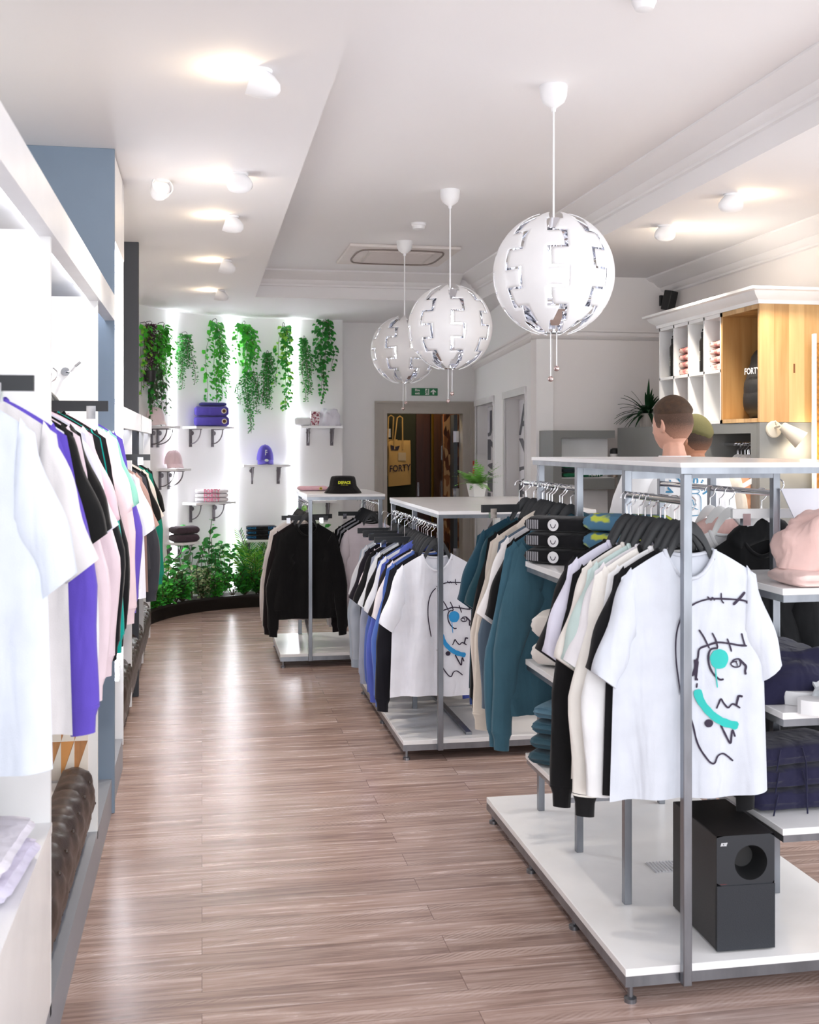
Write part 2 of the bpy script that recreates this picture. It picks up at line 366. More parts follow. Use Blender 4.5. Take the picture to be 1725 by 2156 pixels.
# reveal linings and the printed window film
WT = {1: (o1, o2), 2: (o3, o4)}
M_film = mat('printed_film', '#dddbe0', 0.4); M_filmink = mat('film_ink', '#4a4a55', 0.5)
for i, (a, b2) in WT.items():
    bm = BM()
    for s0, s1, z0, z1, y0, y1 in ((a - 0.05, a, 0, 2.05, -0.01, 0.012), (b2, b2 + 0.05, 0, 2.05, -0.01, 0.012), (a - 0.05, b2 + 0.05, 2.0, 2.06, -0.01, 0.02)):
        box(bm, s0, s1, y0, y1, z0, z1, MW)
    box(bm, a - 0.02, b2 + 0.02, -0.145, -0.125, 0, 2.0, MW)
    wo = struct('window_%d' % i, bm, M_white, smooth=False)
    bm = BM(); box(bm, a + 0.01, b2 - 0.01, -0.124, -0.121, 0.3, 1.985, MW)
    fo = obj('window_film', bm, M_film, wo)
    words = ['AT', 'V', '2', 'RI', 'OR', '4', 'IE', 'OK'] if i == 1 else ['JX', 'N', 'S', 'E', 'IB', 'A', 'O', 'C']
    z = 1.95; wd = b2 - a - 0.04
    for k, w in enumerate(words):
        sz = (0.30, 0.24, 0.16, 0.16, 0.22, 0.18, 0.2, 0.2)[k]
        me = text_mesh(w, 1.0, 0.0, bold=0.02); xs = [v.co.x for v in me.vertices]; ys = [v.co.y for v in me.vertices]; xa, xb, ya, yb = min(xs), max(xs), min(ys), max(ys)
        for v in me.vertices: v.co = MW @ Vector((b2 - 0.02 - wd * (v.co.x - xa) / (xb - xa), -0.1195, z - sz * 0.9 * (1 - (v.co.y - ya) / (yb - ya))))
        obj('lettering', me, M_filmink, fo); z -= sz
# doorway frame and the dark room behind
M_taupe = mat('taupe_paint', '#b5aea5', 0.5)
bm = BM()
for k, (w0, w1, d) in enumerate(((0.0, 0.035, 0.03), (0.035, 0.075, 0.018), (0.075, 0.105, 0.026), (0.105, 0.125, 0.04))):
    box(bm, DX0 - w1, DX0 - w0, 11.9 - d, 11.9, 0, DZ + w0); box(bm, DX1 + w0, DX1 + w1, 11.9 - d, 11.9, 0, DZ + w0); box(bm, DX0 - w1, DX1 + w1, 11.9 - d, 11.9, DZ + w0, DZ + w1)
box(bm, DX0 + 0.0005, DX0 + 0.006, 11.871, 12.05, 0, DZ); box(bm, DX1 - 0.006, DX1 - 0.0005, 11.871, 12.05, 0, DZ); box(bm, DX0 + 0.007, DX1 - 0.007, 11.871, 12.05, DZ - 0.006, DZ - 0.0005)
do = struct('door_1', bm, M_taupe, smooth=False)
M_dgreen = mat('dark_green_wall', '#2c2f1c', 0.7); M_dbrown = mat('dark_wood', '#3a1d10', 0.4, vary=0.3, vscale=3, stretch=(10, 10, 0.7))
bm = BM(); box(bm, 1.5, 3.6, 14.2, 14.3, 0, 2.6); box(bm, 1.4, 1.5, 12.02, 14.3, 0, 2.6); box(bm, 3.5, 3.6, 12.02, 14.3, 0, 2.6); box(bm, 1.4, 3.6, 12.02, 14.3, 2.5, 2.6)
struct('wall_back_room', bm, M_dgreen)
def brick_peel():
    m = bpy.data.materials.new('peeling_brick'); m.use_nodes = True; nt = m.node_tree; b = nt.nodes['Principled BSDF']; b.inputs['Roughness'].default_value = 0.9
    tc = nt.nodes.new('ShaderNodeTexCoord'); mp = nt.nodes.new('ShaderNodeMapping'); mp.inputs['Scale'].default_value = (14, 14, 5); nt.links.new(tc.outputs['Object'], mp.inputs[0])
    n = nt.nodes.new('ShaderNodeTexVoronoi'); n.inputs['Scale'].default_value = 2.0; nt.links.new(mp.outputs[0], n.inputs[0])
    cr = nt.nodes.new('ShaderNodeValToRGB'); cr.color_ramp.interpolation = 'CONSTANT'; e = cr.color_ramp.elements
    e[0].color = lin('#5a2f17'); e[1].position = 0.35; e[1].color = lin('#8a5730'); x = e.new(0.6); x.color = lin('#b58d62'); x = e.new(0.8); x.color = lin('#3d1e10')
    nt.links.new(n.outputs['Color'], cr.inputs[0]); nt.links.new(cr.outputs[0], b.inputs['Base Color']); return m
M_peel = brick_peel()
bm = BM(); box(bm, 2.62, 2.9, 12.25, 12.32, 0, 2.4); struct('wall_brick_pier', bm, M_peel)

#@@LEFTUNITS
XF = -0.385     # face of the left fixtures
M_trim = mat('fixture_trim', '#e9e9ec', 0.35)
YP1 = 5.08; YP2 = 7.40
def panel_x(y0, y1, x0, x1, z0, z1, name, m, parent=None, **k):
    bm = BM(); box(bm, x0, x1, y0, y1, z0, z1); return obj(name, bm, m, parent, **k)
yd1, yd2 = onx(107, 900, XF).y, onx(206, 900, XF).y
t = thing('wall_fixture', 'long white wall fixture with lit bays on the near left, clothes rail across its front', 'shelving unit')
panel_x(1.2, YP1, -1.05, -1.03, 0.15, 2.22, 'back_panel', M_whitem, t)
for y in (1.4, yd1, yd2):
    panel_x(y - 0.012, y + 0.012, -1.03, XF, 0.12, 2.15, 'divider', M_whitem, t)
panel_x(1.2, YP1, XF - 0.03, XF + 0.012, 2.135, 2.245, 'fascia', M_trim, t)
panel_x(1.2, YP1, -1.05, XF - 0.03, 2.2, 2.23, 'top_panel', M_whitem, t)
for a, b2 in ((1.42, yd1 - 0.03), (yd1 + 0.03, yd2 - 0.03), (yd2 + 0.03, YP1 - 0.03)):
    panel_x(a, b2, XF - 0.075, XF - 0.045, 2.185, 2.2, 'light_strip', M_ledsoft, t)
panel_x(1.2, YP1, -1.05, XF, 0.0, 0.15, 'plinth', M_plinth, t)
panel_x(1.42, yd1 - 0.012, -1.03, XF, 0.15, 0.60, 'cupboard', M_white, t); panel_x(1.42, yd1 - 0.012, -1.03, XF + 0.005, 0.60, 0.625, 'shelf', M_white, t)
panel_x(yd1 + 0.012, yd2 - 0.012, -1.03, XF - 0.12, 0.15, 0.34, 'seat_box', M_white, t)
bm = BM(); tube(bm, [(-0.56, 1.42, 1.85), (-0.56, YP1 - 0.03, 1.85)], 0.012, 10); obj('rail', bm, M_chrome, t)
bm = BM(); tube(bm, [(-0.50, yd2 - 0.013, 1.87), (-0.47, yd2 - 0.07, 1.87), (-0.455, yd2 - 0.1, 1.885), (-0.44, yd2 - 0.09, 1.90)], 0.005, 8); lathe(bm, [(0.016, 0), (0.016, 0.008)], 16, Matrix.Translation((-0.5, yd2 - 0.012, 1.87)) @ Matrix.Rotation(PI / 2, 4, 'X')); obj('hook', bm, M_chrome, t)
# triangle tiled inset on the divider behind the bench
M_triw = mat('tile_wood', '#c48a58', 0.45, vary=0.2, vscale=6, stretch=(12, 12, 2)); M_tric = mat('tile_cream', '#efe6da', 0.45); M_tria = mat('tile_amber', '#dc9b5a', 0.45)
bm = BM(); tx0, tx1, tz0, tz1 = -0.66, XF - 0.035, 0.35, 0.78; nx, nz = 5, 3; yy = yd2 - 0.015
box(bm, tx0, tx1, yy, yy + 0.003, tz0, tz1, mi=0)
for i in range(nx):
    for j in range(nz):
        x0 = tx0 + (tx1 - tx0) * i / nx; x1 = tx0 + (tx1 - tx0) * (i + 1) / nx; z0 = tz0 + (tz1 - tz0) * j / nz; z1 = tz0 + (tz1 - tz0) * (j + 1) / nz
        prism(bm, [(x0, z0), (x1, z0), (x1, z1)], yy - 0.003, yy, 'xz', mi=1)
        if (i + j) % 3 == 0: prism(bm, [(x0, z0 + 0.002), (x1 - 0.002, z1), (x0, z1)], yy - 0.003, yy, 'xz', mi=2)
obj('tile_inset', bm, [M_triw, M_tric, M_tria], t, smooth=False)
# slate end panel to the ceiling
bm = BM(); box(bm, -1.05, XF + 0.012, YP1, YP1 + 0.03, 0.0, H); tag(obj('end_panel', bm, M_blue, bevel=0.002), 'tall slate blue end panel reaching the ceiling behind the white fixture', 'panel')
# tall narrow lit bay behind it
t = thing('lit_display_bay', 'narrow floor to ceiling display bay with upright light strip behind the slate panel', 'shelving unit')
panel_x(YP1 + 0.03, 5.78, -1.05, -1.03, 0.12, H - 0.02, 'back_panel', M_whitem, t)
panel_x(5.76, 5.78, -1.03, XF + 0.004, 0.12, H - 0.02, 'side_panel', M_trim, t)
panel_x(YP1 + 0.03, 5.78, -1.05, XF, 0.0, 0.15, 'plinth', M_plinth, t)
panel_x(YP1 + 0.03, 5.78, XF - 0.02, XF + 0.006, 2.50, H - 0.005, 'fascia', M_trim, t)
for z in (0.52, 1.78, 2.12): panel_x(YP1 + 0.03, 5.76, -1.03, XF - 0.01, z, z + 0.03, 'shelf', M_white, t)
panel_x(5.44, 5.49, XF - 0.02, XF + 0.004, 0.5, 2.5, 'light_strip', M_led, t)
# dark end panel
bm = BM(); box(bm, -1.05, XF - 0.01, YP2, YP2 + 0.05, 0.0, H); tag(obj('end_panel', bm, M_dkgrey, bevel=0.002), 'dark charcoal upright panel beyond the lit bay, reaching the ceiling', 'panel')
t = thing('wall_fixture', 'low white framed wall fixture with charcoal backs beyond the dark panel', 'shelving unit')
XC = XF - 0.005
for a, b2 in ((5.79, YP2 - 0.001), (YP2 + 0.051, 8.95)):
    panel_x(a, b2, XC - 0.02, XC + 0.01, 1.68, 1.785, 'fascia', M_trim, t)
    panel_x(a, b2, -1.05, -1.03, 0.12, 1.78, 'back_panel', M_dkgrey, t)
    panel_x(a, b2, -1.05, -0.525, 0.0, 0.15, 'plinth', M_plinth, t)
    panel_x(a, b2, -1.03, XC - 0.02, 1.76, 1.78, 'top_panel', M_whitem, t)
    panel_x(a + 0.03, b2 - 0.03, XC - 0.07, XC - 0.045, 1.745, 1.758, 'light_strip', M_ledsoft, t)
for y in (6.6, 7.9, 8.93): panel_x(y - 0.02, y + 0.02, -0.7, XC, 0.12, 1.68, 'divider', M_trim, t)
bm = BM(); tube(bm, [(-0.54, 6.1, 1.635), (-0.54, 8.9, 1.635)], 0.012, 10); obj('rail', bm, M_chrome, t)
# tufted leather bench fronts
def bench(y0, y1, z0, z1, label, x0=-0.52, x1=XF + 0.004):
    t = thing('tufted_bench', label, 'bench')
    n = max(6, int((y1 - y0) / 0.02)); prof = []
    cz = (z1 - 0.05); K = 22
    for k in range(K):   # rounded roll over the front
        s = k / (K - 1)
        if s < 0.3: x = x0 + (x1 - 0.07 - x0) * (s / 0.3); z = z1; nx_, nz_ = 0, 1
        elif s < 0.6:
            a = (s - 0.3) / 0.3 * PI / 2; x = x1 - 0.07 + 0.07 * math.sin(a); z = z1 - 0.09 + 0.09 * math.cos(a); nx_, nz_ = math.sin(a), math.cos(a)
        else:
            q = (s - 0.6) / 0.4; z = z1 - 0.09 - (z1 - 0.09 - z0) * q; x = x1 - 0.05 * q * q; nx_, nz_ = 1, 0
        prof.append((x, z, nx_, nz_, s))
    R = []
    for i in range(n + 1):
        y = y0 + (y1 - y0) * i / n; r = []
        e = min(1, min(i, n - i) / 4.0); e = math.sqrt(max(0, 1 - (1 - e) ** 2))
        for x, z, nx_, nz_, s in prof:
            u = (y - y0) / 0.088; vv = s * 7
            d = abs(math.sin(PI * (u + vv) / 2)) * abs(math.sin(PI * (u - vv) / 2)) if s > 0.42 else abs(math.sin(PI * u))
            d = d ** 0.5 * 0.013 * (1 if s > 0.2 else s / 0.2)
            k = 0.25 + 0.75 * e
            r.append(Vector((x0 + (x + nx_ * (d - 0.012) - x0) * k if x > x0 else x, y, z0 + (z + nz_ * (d - 0.012) - z0) * (0.8 + 0.2 * e))))
        r.append(Vector((x0, y, z0)))
        R.append(r)
    bm = BM(); rings(bm, R); obj('upholstery', bm, M_leather, t, angle=1.4)
    bm = BM()
    for i in range(int((y1 - y0) / 0.176)):
        for j, (x, z, nx_, nz_, s) in enumerate(prof):
            if j in (10, 15, 19):
                p = Vector((x + nx_ * -0.005, y0 + 0.088 * (1 + 2 * i + (j == 15)), z + nz_ * -0.005))
                if p.y < y1 - 0.05: bmesh.ops.create_uvsphere(bm, u_segments=8, v_segments=6, radius=0.007, matrix=Matrix.Translation(p))
    obj('button', bm, M_leather, t)['kind'] = 'stuff'
    if z0 < 0.1: bm = BM(); box(bm, x0 + 0.02, x1 - 0.06, y0 + 0.03, y1 - 0.03, 0.0, z0 + 0.01); obj('base', bm, M_plinth, t)
bench(yd1 + 0.03, yd2 - 0.03, 0.152, 0.42, 'dark brown buttoned leather bench, nearest one at lower left', -0.50)
bench(5.95, 9.0, 0.03, 0.40, 'dark brown buttoned leather bench, farther one at end of left fixtures', -0.52)

#@@RACKS
def post(t, x, y, z0, z1, s=0.026): 
    bm = BM(); box(bm, x - s / 2, x + s / 2, y - s / 2, y + s / 2, z0, z1); obj('post', bm, M_steel, t, bevel=0.002)
def bar(bm, p, q, s=0.03):
    p = Vector(p); q = Vector(q)
    box(bm, min(p.x, q.x) - s / 2, max(p.x, q.x) + s / 2, min(p.y, q.y) - s / 2, max(p.y, q.y) + s / 2, min(p.z, q.z) - s / 2, max(p.z, q.z) + s / 2)
def foot(t, x, y, h=0.045):
    bm = BM(); lathe(bm, [(0.018, 0), (0.018, 0.012), (0.008, 0.016), (0.008, h)], 14, Matrix.Translation((x, y, 0))); obj('foot', bm, M_steel, t)
def board(name, t, x0, x1, y0, y1, z1, th, m=M_white, frame=0.0, inset=0.0):
    bm = BM(); box(bm, x0, x1, y0, y1, z1 - th, z1); obj(name, bm, m, t, bevel=0.0015)
    if frame:
        bm = BM(); i = inset
        z = z1 - th - frame
        for a in ((x0 + i, x1 - i, y0 + i, y0 + i + 0.03), (x0 + i, x1 - i, y1 - i - 0.03, y1 - i), (x0 + i, x0 + i + 0.03, y0 + i + 0.03, y1 - i - 0.03), (x1 - i - 0.03, x1 - i, y0 + i + 0.03, y1 - i - 0.03)):
            box(bm, a[0], a[1], a[2], a[3], z, z1 - th)
        obj(name + '_frame', bm, M_steel, t)
# rack 1
R1X = (1.366, 1.888); R1Y = (3.045, 3.53, 4.01, 4.49); ZT1 = 1.515; ZR1 = 1.435
r1 = thing('clothes_rack', 'nearest steel framed clothes rack with white top and base, speaker on its base', 'clothes rack')
board('base_board', r1, 1.19, 2.075, 3.085, 4.70, 0.10, 0.022, frame=0.03)
for x in (1.21, 2.05):
    for y in (3.10, 3.6, 4.1, 4.66): foot(r1, x, y)
for x in R1X:
    for j, y in enumerate(R1Y): post(r1, x, y if j else 3.068, 0.05 if j == 0 else 0.1, ZT1)
board('top_board', r1, 1.335, 2.08, 3.035, 4.52, 1.547, 0.014, frame=0.018, inset=0.004)
bm = BM()
for y in R1Y[1:3]: bar(bm, (R1X[0] + 0.016, y, ZT1 - 0.016), (R1X[1] - 0.016, y, ZT1 - 0.016), 0.024)
obj('cross_bar', bm, M_steel, r1)
def rail_rod(t, x, y0, y1, z, r=0.011):
    bm = BM(); tube(bm, [(x, y0, z), (x, y1, z)], r, 12); obj('rail', bm, M_chrome, t)
rail_rod(r1, R1X[0], R1Y[0] + 0.035, R1Y[1] - 0.015, ZR1); rail_rod(r1, R1X[0], R1Y[2] + 0.016, R1Y[3] + 0.24, ZR1); rail_rod(r1, R1X[1], R1Y[1] + 0.016, R1Y[2] - 0.015, ZR1); rail_rod(r1, R1X[1], R1Y[2] + 0.016, R1Y[3] - 0.016, ZR1)
SH = (1.17, 0.81, 0.465)
for z in SH:
    board('shelf', r1, 1.17, 1.62, 3.56, 4.04, z, 0.02, frame=0.018, inset=0.004)
    board('shelf', r1, 1.70, 2.25, 3.13, 3.62, z - (0.0 if z > 1 else 0.01), 0.02, frame=0.022, inset=0.004)
M_cert = mat('paper', '#ececee', 0.6)
c = onz(1398, 1826, 0.1); bm = BM(); box(bm, c.x - 0.05, c.x + 0.06, c.y - 0.05, c.y + 0.05, 0.1005, 0.102)
for k in range(9): box(bm, c.x - 0.046 + k * 0.012, c.x - 0.042 + k * 0.012, c.y - 0.046, c.y + 0.046, 0.102, 0.106)
tag(obj('vent_grille', bm, mat('grille', '#e0e1e5', 0.4)), 'small slatted vent grille lying on the nearest rack base behind the speaker', 'grille')
# rack 2
R2X = (1.188, 1.90); R2Y = (5.60, 6.35, 7.08)
r2 = thing('clothes_rack', 'middle steel framed clothes rack with small fern on its white top', 'clothes rack')
board('base_board', r2, 1.0, 2.08, 5.66, 7.26, 0.10, 0.022, frame=0.03)
for x in (1.02, 2.06):
    for y in (5.68, 6.45, 7.22): foot(r2, x, y)
for x in R2X:
    for j, y in enumerate(R2Y): post(r2, x, 5.644 if j == 0 else y, 0.05 if j == 0 else 0.1, 1.226, 0.027)
board('top_board', r2, 1.17, 2.0, 5.60, 7.12, 1.262, 0.018, frame=0.018, inset=0.002)
rail_rod(r2, R2X[0], 5.66, R2Y[2] - 0.016, 1.18); rail_rod(r2, R2X[1], 5.66, R2Y[2] - 0.016, 1.18)
bm = BM(); box(bm, 1.34, 1.37, 5.72, 7.2, 0.101, 0.115); box(bm, 1.38, 2.06, 6.35, 6.355, 0.1, 0.1015); obj('base_strip', bm, M_steel, r2)
bm = BM(); c = onz(1040, 1517, 0.1); box(bm, c.x - 0.045, c.x + 0.045, c.y - 0.06, c.y + 0.06, 0.101, 0.107); po = obj('socket_box', bm, M_steel); tag(po, 'small metal socket plate lying on the middle rack base', 'socket')
bm = BM(); box(bm, c.x - 0.03, c.x + 0.03, c.y - 0.045, c.y + 0.0, 0.107, 0.109); obj('cover', bm, M_black, po)
# rack 3
r3 = thing('clothes_rack', 'far steel framed clothes rack with black bucket hat on its white top', 'clothes rack')
board('base_board', r3, 0.55, 1.45, 8.15, 9.05, 0.10, 0.022, frame=0.03)
for x in (0.57, 1.43):
    for y in (8.17, 9.02): foot(r3, x, y)
R3X = (0.762, 1.27)
for x in R3X:
    for y in (8.135, 9.0): post(r3, x, y, 0.05 if y < 8.5 else 0.1, 1.2, 0.028)
board('top_board', r3, 0.735, 1.30, 8.10, 9.03, 1.24, 0.018, frame=0.022, inset=0.002)
rail_rod(r3, R3X[0], 8.15, 8.985, 1.165); rail_rod(r3, R3X[1], 8.15, 8.985, 1.165)
bm = BM(); tube(bm, [(0.762, 9.0, 0.42), (0.762, 8.16, 0.22)], 0.012, 4); obj('brace', bm, M_steel, r3)
#@@GARMENTS
def zt_s(s, neck, scoop, drop):
    a = abs(s)
    if a < neck: return -scoop * (1 - (a / neck) ** 2) ** 0.75
    return -drop * ((a - neck) / (1 - neck)) ** 1.15
class G:   # shape of a hanging top
    def __init__(g, L=0.73, Wd=0.225, drop=0.075, neck=0.37, sleeve='short', thick=0.013, fold=0.014, seed=0, flare=0.02, span=0.30, slen=None):
        g.L, g.W, g.drop, g.neck, g.sleeve, g.th, g.fold, g.seed, g.flare, g.span = L, Wd, drop, neck, sleeve, thick, fold, seed, flare, span
        g.slen = slen or (0.34 if sleeve == 'short' else 0.72)
    def wid(g, t): return g.W * (0.93 + 0.07 * min(1, t * 5)) + g.flare * t
    def y(g, s, t, side):
        f = g.fold * (0.25 + t) * (math.sin(5.2 * s + g.seed * 1.7) * 0.7 + 0.5 * math.sin(9.5 * s + g.seed * 2.3 + t * 1.5)) + 0.006 * noise.noise(Vector((s * 3, t * 5, g.seed * 3.1)))
        w = max(0.0, 1 - s * s) ** 0.5
        return f * min(1, w * 1.6) + side * g.th * (0.75 + 0.25 * min(1, t * 2.5)) * w ** 0.6
    def surf(g, x, z, side=-1):
        t = 0.5
        for _ in range(4):
            s = max(-0.999, min(0.999, x / g.wid(t))); zt = zt_s(s, g.neck, 0.075 if side < 0 else 0.02, g.drop); t = max(0, min(1, (zt - z) / (zt + g.L)))
        return g.y(s, t, side)
    def build(g):
        bm = BM(); NS, NT = 36, 22; rows = {}
        for side in (-1, 1):
            sc = 0.085 if side < 0 else 0.018
            for j in range(NT + 1):
                t = j / NT
                for i in range(NS + 1):
                    s = -1 + 2 * i / NS; e = i in (0, NS) or (j == 0 and abs(s) >= g.neck)
                    key = (i, j) if e else (i, j, side)
                    if key in rows: continue
                    zt = zt_s(s, g.neck, sc, g.drop); z = zt * (1 - t) - g.L * t - (0.006 * math.sin(s * 4 + g.seed) * t)
                    rows[key] = bm.verts.new((s * g.wid(t), 0 if e and j == 0 else g.y(s, t, side if not e else 0), z))
        def V(i, j, side): return rows.get((i, j, side)) or rows[(i, j)]
        for side in (-1, 1):
            for j in range(NT):
                for i in range(NS):
                    q = (V(i, j, side), V(i + 1, j, side), V(i + 1, j + 1, side), V(i, j + 1, side))
                    if len(set(q)) == 4: 
                        bm.faces.new(q if side > 0 else q[::-1])
        # sleeves
        cuffs = []
        for sg in (-1, 1):
            R = []; n = 12; N = 14
            for k in range(N + 1):
                t = k / N
                if g.sleeve == 'short':
                    outer = Vector((g.W * 0.80 + (g.span - g.W * 0.80) * t ** 0.75, -g.drop * 0.62 - (g.slen - g.drop * 0.6) * t)); inner = Vector((g.W * 0.72 + (g.W * 1.0 - g.W * 0.72) * t, -0.24 - (g.slen + 0.055 - 0.24) * t))
                    if t == 0: inner = Vector((g.W * 0.74, -0.22))
                    th = 0.022 + 0.012 * t
                else:
                    outer = Vector((g.W * 0.80 + (g.span - g.W * 0.80) * min(1, t * 1.7) ** 0.8 - 0.015 * t, -g.drop * 0.62 - (g.slen - g.drop * 0.6) * t))
                    wdt = 0.150 - 0.070 * min(1, t * 1.12)
                    inner = Vector((outer.x - (0.10 if t < 0.1 else wdt) * 0.98, outer.y - 0.16 * (1 - t) ** 2 - 0.01))
                    if t > 0.93: wdt = 0.070
                    th = 0.026 - 0.008 * t
                wob = 0.006 * math.sin(t * 9 + g.seed * 2 + sg); c = (outer + inner) / 2; h = (outer - inner) / 2
                r = []
                for q in range(n):
                    a = 2 * PI * q / n; p = c + h * math.cos(a)
                    r.append(Vector((sg * (p.x + wob * (t > 0.1)), th * math.sin(a) * (0.7 if t < 0.05 else 1) + 0.01 * t * math.sin(g.seed + sg), p.y)))
                R.append(r)
            if sg < 0: R = [r[::-1] for r in R]
            rings(bm, R, True, True)
            cuffs.append(R[-1])
        g.cuffs = cuffs
        return bm
    def collar(g, r=0.011):
        bm = BM(); pts = []
        for k in range(25):
            a = k / 24 * 2 * PI; s = g.neck * math.cos(a) * 1.0; side = -1 if math.sin(a) >= 0 else 1
            sc = 0.085 if side < 0 else 0.018
            z = zt_s(min(abs(s), g.neck * 0.999), g.neck, sc, g.drop); pts.append((s * g.wid(0), side * (0.004 + 0.006 * abs(math.sin(a))), z + 0.002))
        tube(bm, pts, r * 0.7, 6, caps=False); return bm
    def rib(g, h=0.06):
        bm = BM(); NS = 36; R = []
        for z in (-g.L - h, -g.L + 0.005):
            r = []
            for side in (-1, 1):
                rng = range(0, NS + 1) if side < 0 else range(NS - 1, 0, -1)
                for i in rng:
                    s = -1 + 2 * i / NS; k = 0.90 if z < -g.L else 1.0
                    r.append(Vector((s * g.wid(1) * k, g.y(s, 1, side) * 0.9 + (0.002 * ((i % 2) * 2 - 1)), z)))
            R.append(r)
        rings(bm, R); return bm
    def cuff_bm(g, idx, h=0.06):
        r0 = g.cuffs[idx]; c = sum(r0, Vector()) / len(r0)
        R = [[c + (p - c) * 1.02 + Vector((0, 0, 0.008)) for p in r0], [c + (p - c) * 0.78 + Vector((0, 0, -0.02)) for p in r0], [c + (p - c) * 0.74 + Vector((0, 0, -h)) for p in r0]]
        bm = BM(); rings(bm, R); return bm
KIND = {}
def garment_kind(kind, v):
    key = (kind, v)
    if key in KIND: return KIND[key]
    if kind == 'tee': g = G(seed=v * 1.3 + 0.4, L=0.72)
    elif kind == 'sweat': g = G(L=0.62, Wd=0.235, sleeve='long', seed=v * 1.9, span=0.305, thick=0.016, drop=0.085, slen=0.74)
    elif kind == 'hoodie': g = G(L=0.64, Wd=0.24, sleeve='long', seed=v * 1.1 + 3, span=0.315, thick=0.017, drop=0.085, slen=0.76)
    elif kind == 'longtee': g = G(L=0.70, Wd=0.225, sleeve='long', seed=v + 5, span=0.30, thick=0.013)
    bm = g.build(); body = mesh_of(kind, bm, True, 1.3)
    parts = [('collar', mesh_of('collar', g.collar(0.012 if kind != 'tee' else 0.009), True, 2))]
    if kind in ('sweat', 'hoodie'):
        parts.append(('waistband', mesh_of('waistband', g.rib(), True, 0.9)))
        for i in (0, 1): parts.append(('cuff', mesh_of('cuff', g.cuff_bm(i), True, 1.2)))
    if kind == 'hoodie':
        bm = BM(); R = []
        for k in range(9):   # hood slumped behind the neck
            a = k / 8 * PI; r = []
            for q in range(14):
                b2 = q / 14 * 2 * PI
                rr = 0.045 + 0.012 * math.sin(a)
                cx_ = math.cos(a) * 0.10; cz_ = -0.045 + 0.055 * math.sin(a) + 0.012 * math.sin(2 * a); cy = 0.004 + 0.012 * math.sin(a)
                r.append(Vector((cx_ + math.cos(a) * rr * 0.6 * math.cos(b2), cy + 0.028 * math.sin(b2), cz_ + rr * 0.8 * math.cos(b2) * (0.4 + 0.6 * math.sin(a)))))
            R.append(r)
        rings(bm, R); parts.append(('hood', mesh_of('hood', bm, True, 2)))
    KIND[key] = (g, body, parts); return KIND[key]
NAMES = {'tee': ('t_shirt', 't-shirt'), 'sweat': ('sweatshirt', 'sweatshirt'), 'hoodie': ('hoodie', 'hoodie'), 'longtee': ('long_sleeved_top', 'long sleeved top'), 'joggers': ('joggers', 'joggers')}
# hangers: shared mesh data for hook and body
bm = BM(); hk = [(0, 0, 0.03), (0, 0, 0.062)]
for k in range(15):
    a = -PI / 2 - 0.35 + k / 14 * (PI * 1.28); hk.append((0.020 * math.cos(a) * 1.0, 0, 0.083 + 0.0195 * math.sin(a)))
hk[2] = (0.0, 0, 0.064)
tube(bm, [(0, 0, 0.02), (0, 0, 0.060), (0.012, 0, 0.068), (0.0205, 0, 0.082), (0.0185, 0, 0.094), (0.008, 0, 0.1035), (-0.006, 0, 0.104), (-0.017, 0, 0.096), (-0.021, 0, 0.084)], 0.0022, 6)
ME_hook = mesh_of('hook', bm)
bm = BM(); tube(bm, [(0, 0, -0.02), (0, 0, 0.060), (0.012, 0, 0.068), (0.0205, 0, 0.082), (0.0185, 0, 0.094), (0.008, 0, 0.1035), (-0.006, 0, 0.104), (-0.017, 0, 0.096), (-0.021, 0, 0.084)], 0.0022, 6); ME_hook2 = mesh_of('hook', bm)
bm = BM(); R = []
for k in range(21):
    s = -1 + k / 10; a = abs(s); x = s * 0.19
    K = [(0, .018, .018, .007), (.15, .004, .02, .008), (.30, -.044, .020, .006), (.42, -.093, .018, .004), (1.01, -.152, .012, .003)]
    for (a0, z0, h0, d0), (a1, z1, h1, d1) in zip(K, K[1:]):
        if a0 <= a <= a1: f = (a - a0) / (a1 - a0); z, h, d = z0 + (z1 - z0) * f, h0 + (h1 - h0) * f, d0 + (d1 - d0) * f
    R.append([Vector((x, -d, z - h)), Vector((x, d, z - h)), Vector((x, d, z + h * 0.45)), Vector((x, 0, z + h)), Vector((x, -d, z + h * 0.45))])
rings(bm, R); ME_hbody = mesh_of('shoulder_bar', bm, True, 0.9)
bm = BM(); box(bm, -0.17, 0.17, -0.008, 0.008, -0.016, 0.016); ME_cbar = mesh_of('bar', bm, False)
bm = BM()
box(bm, -0.014, 0.014, -0.011, 0.011, -0.04, 0.0)
ME_clip = mesh_of('clip', bm, False)
HOOKTOP = 0.1045
HN = [0]
def hanger(x, y, zr, rz, label, group, m=M_hang):
    t = thing('clothes_hanger', label, 'hanger', (x, y, zr + 0.0115 - HOOKTOP), rz, group)
    obj('hook', ME_hook, M_chrome, t); obj('shoulder_bar', ME_hbody, m, t); return t
def clip_hanger(x, y, zr, rz, label, group=None, m=M_hang, up=0.035, sc=1.0):
    t = thing('clip_hanger', label, 'hanger', (x, y, zr + 0.0115 - HOOKTOP), rz, group)
    obj('hook', ME_hook2, M_chrome, t); b = obj('bar', ME_cbar, m, t, loc=(0, 0, -0.012)); b.scale = (sc, 1, 1); [obj('clip', ME_clip, M_chrome, t, loc=(q, 0, -0.012)) for q in (-0.12, 0.12)]; return t
def jog_mesh(v):
    bm = BM(); R = []; n = 16
    for sg in (-1, 1):
        R = []
        for k in range(15):
            t = k / 14; w = 0.088 - 0.030 * t; c = 0.082 + 0.012 * t; th = 0.022 - 0.006 * t
            R.append([Vector((sg * c + w * math.cos(2 * PI * q / n), th * math.sin(2 * PI * q / n) + 0.005 * math.sin(t * 7 + v + sg), -0.95 * t + 0.004 * math.sin(q + v))) for q in range(n)])
        rings(bm, R)
    return mesh_of('joggers', bm, True, 1.3)
JM = {}
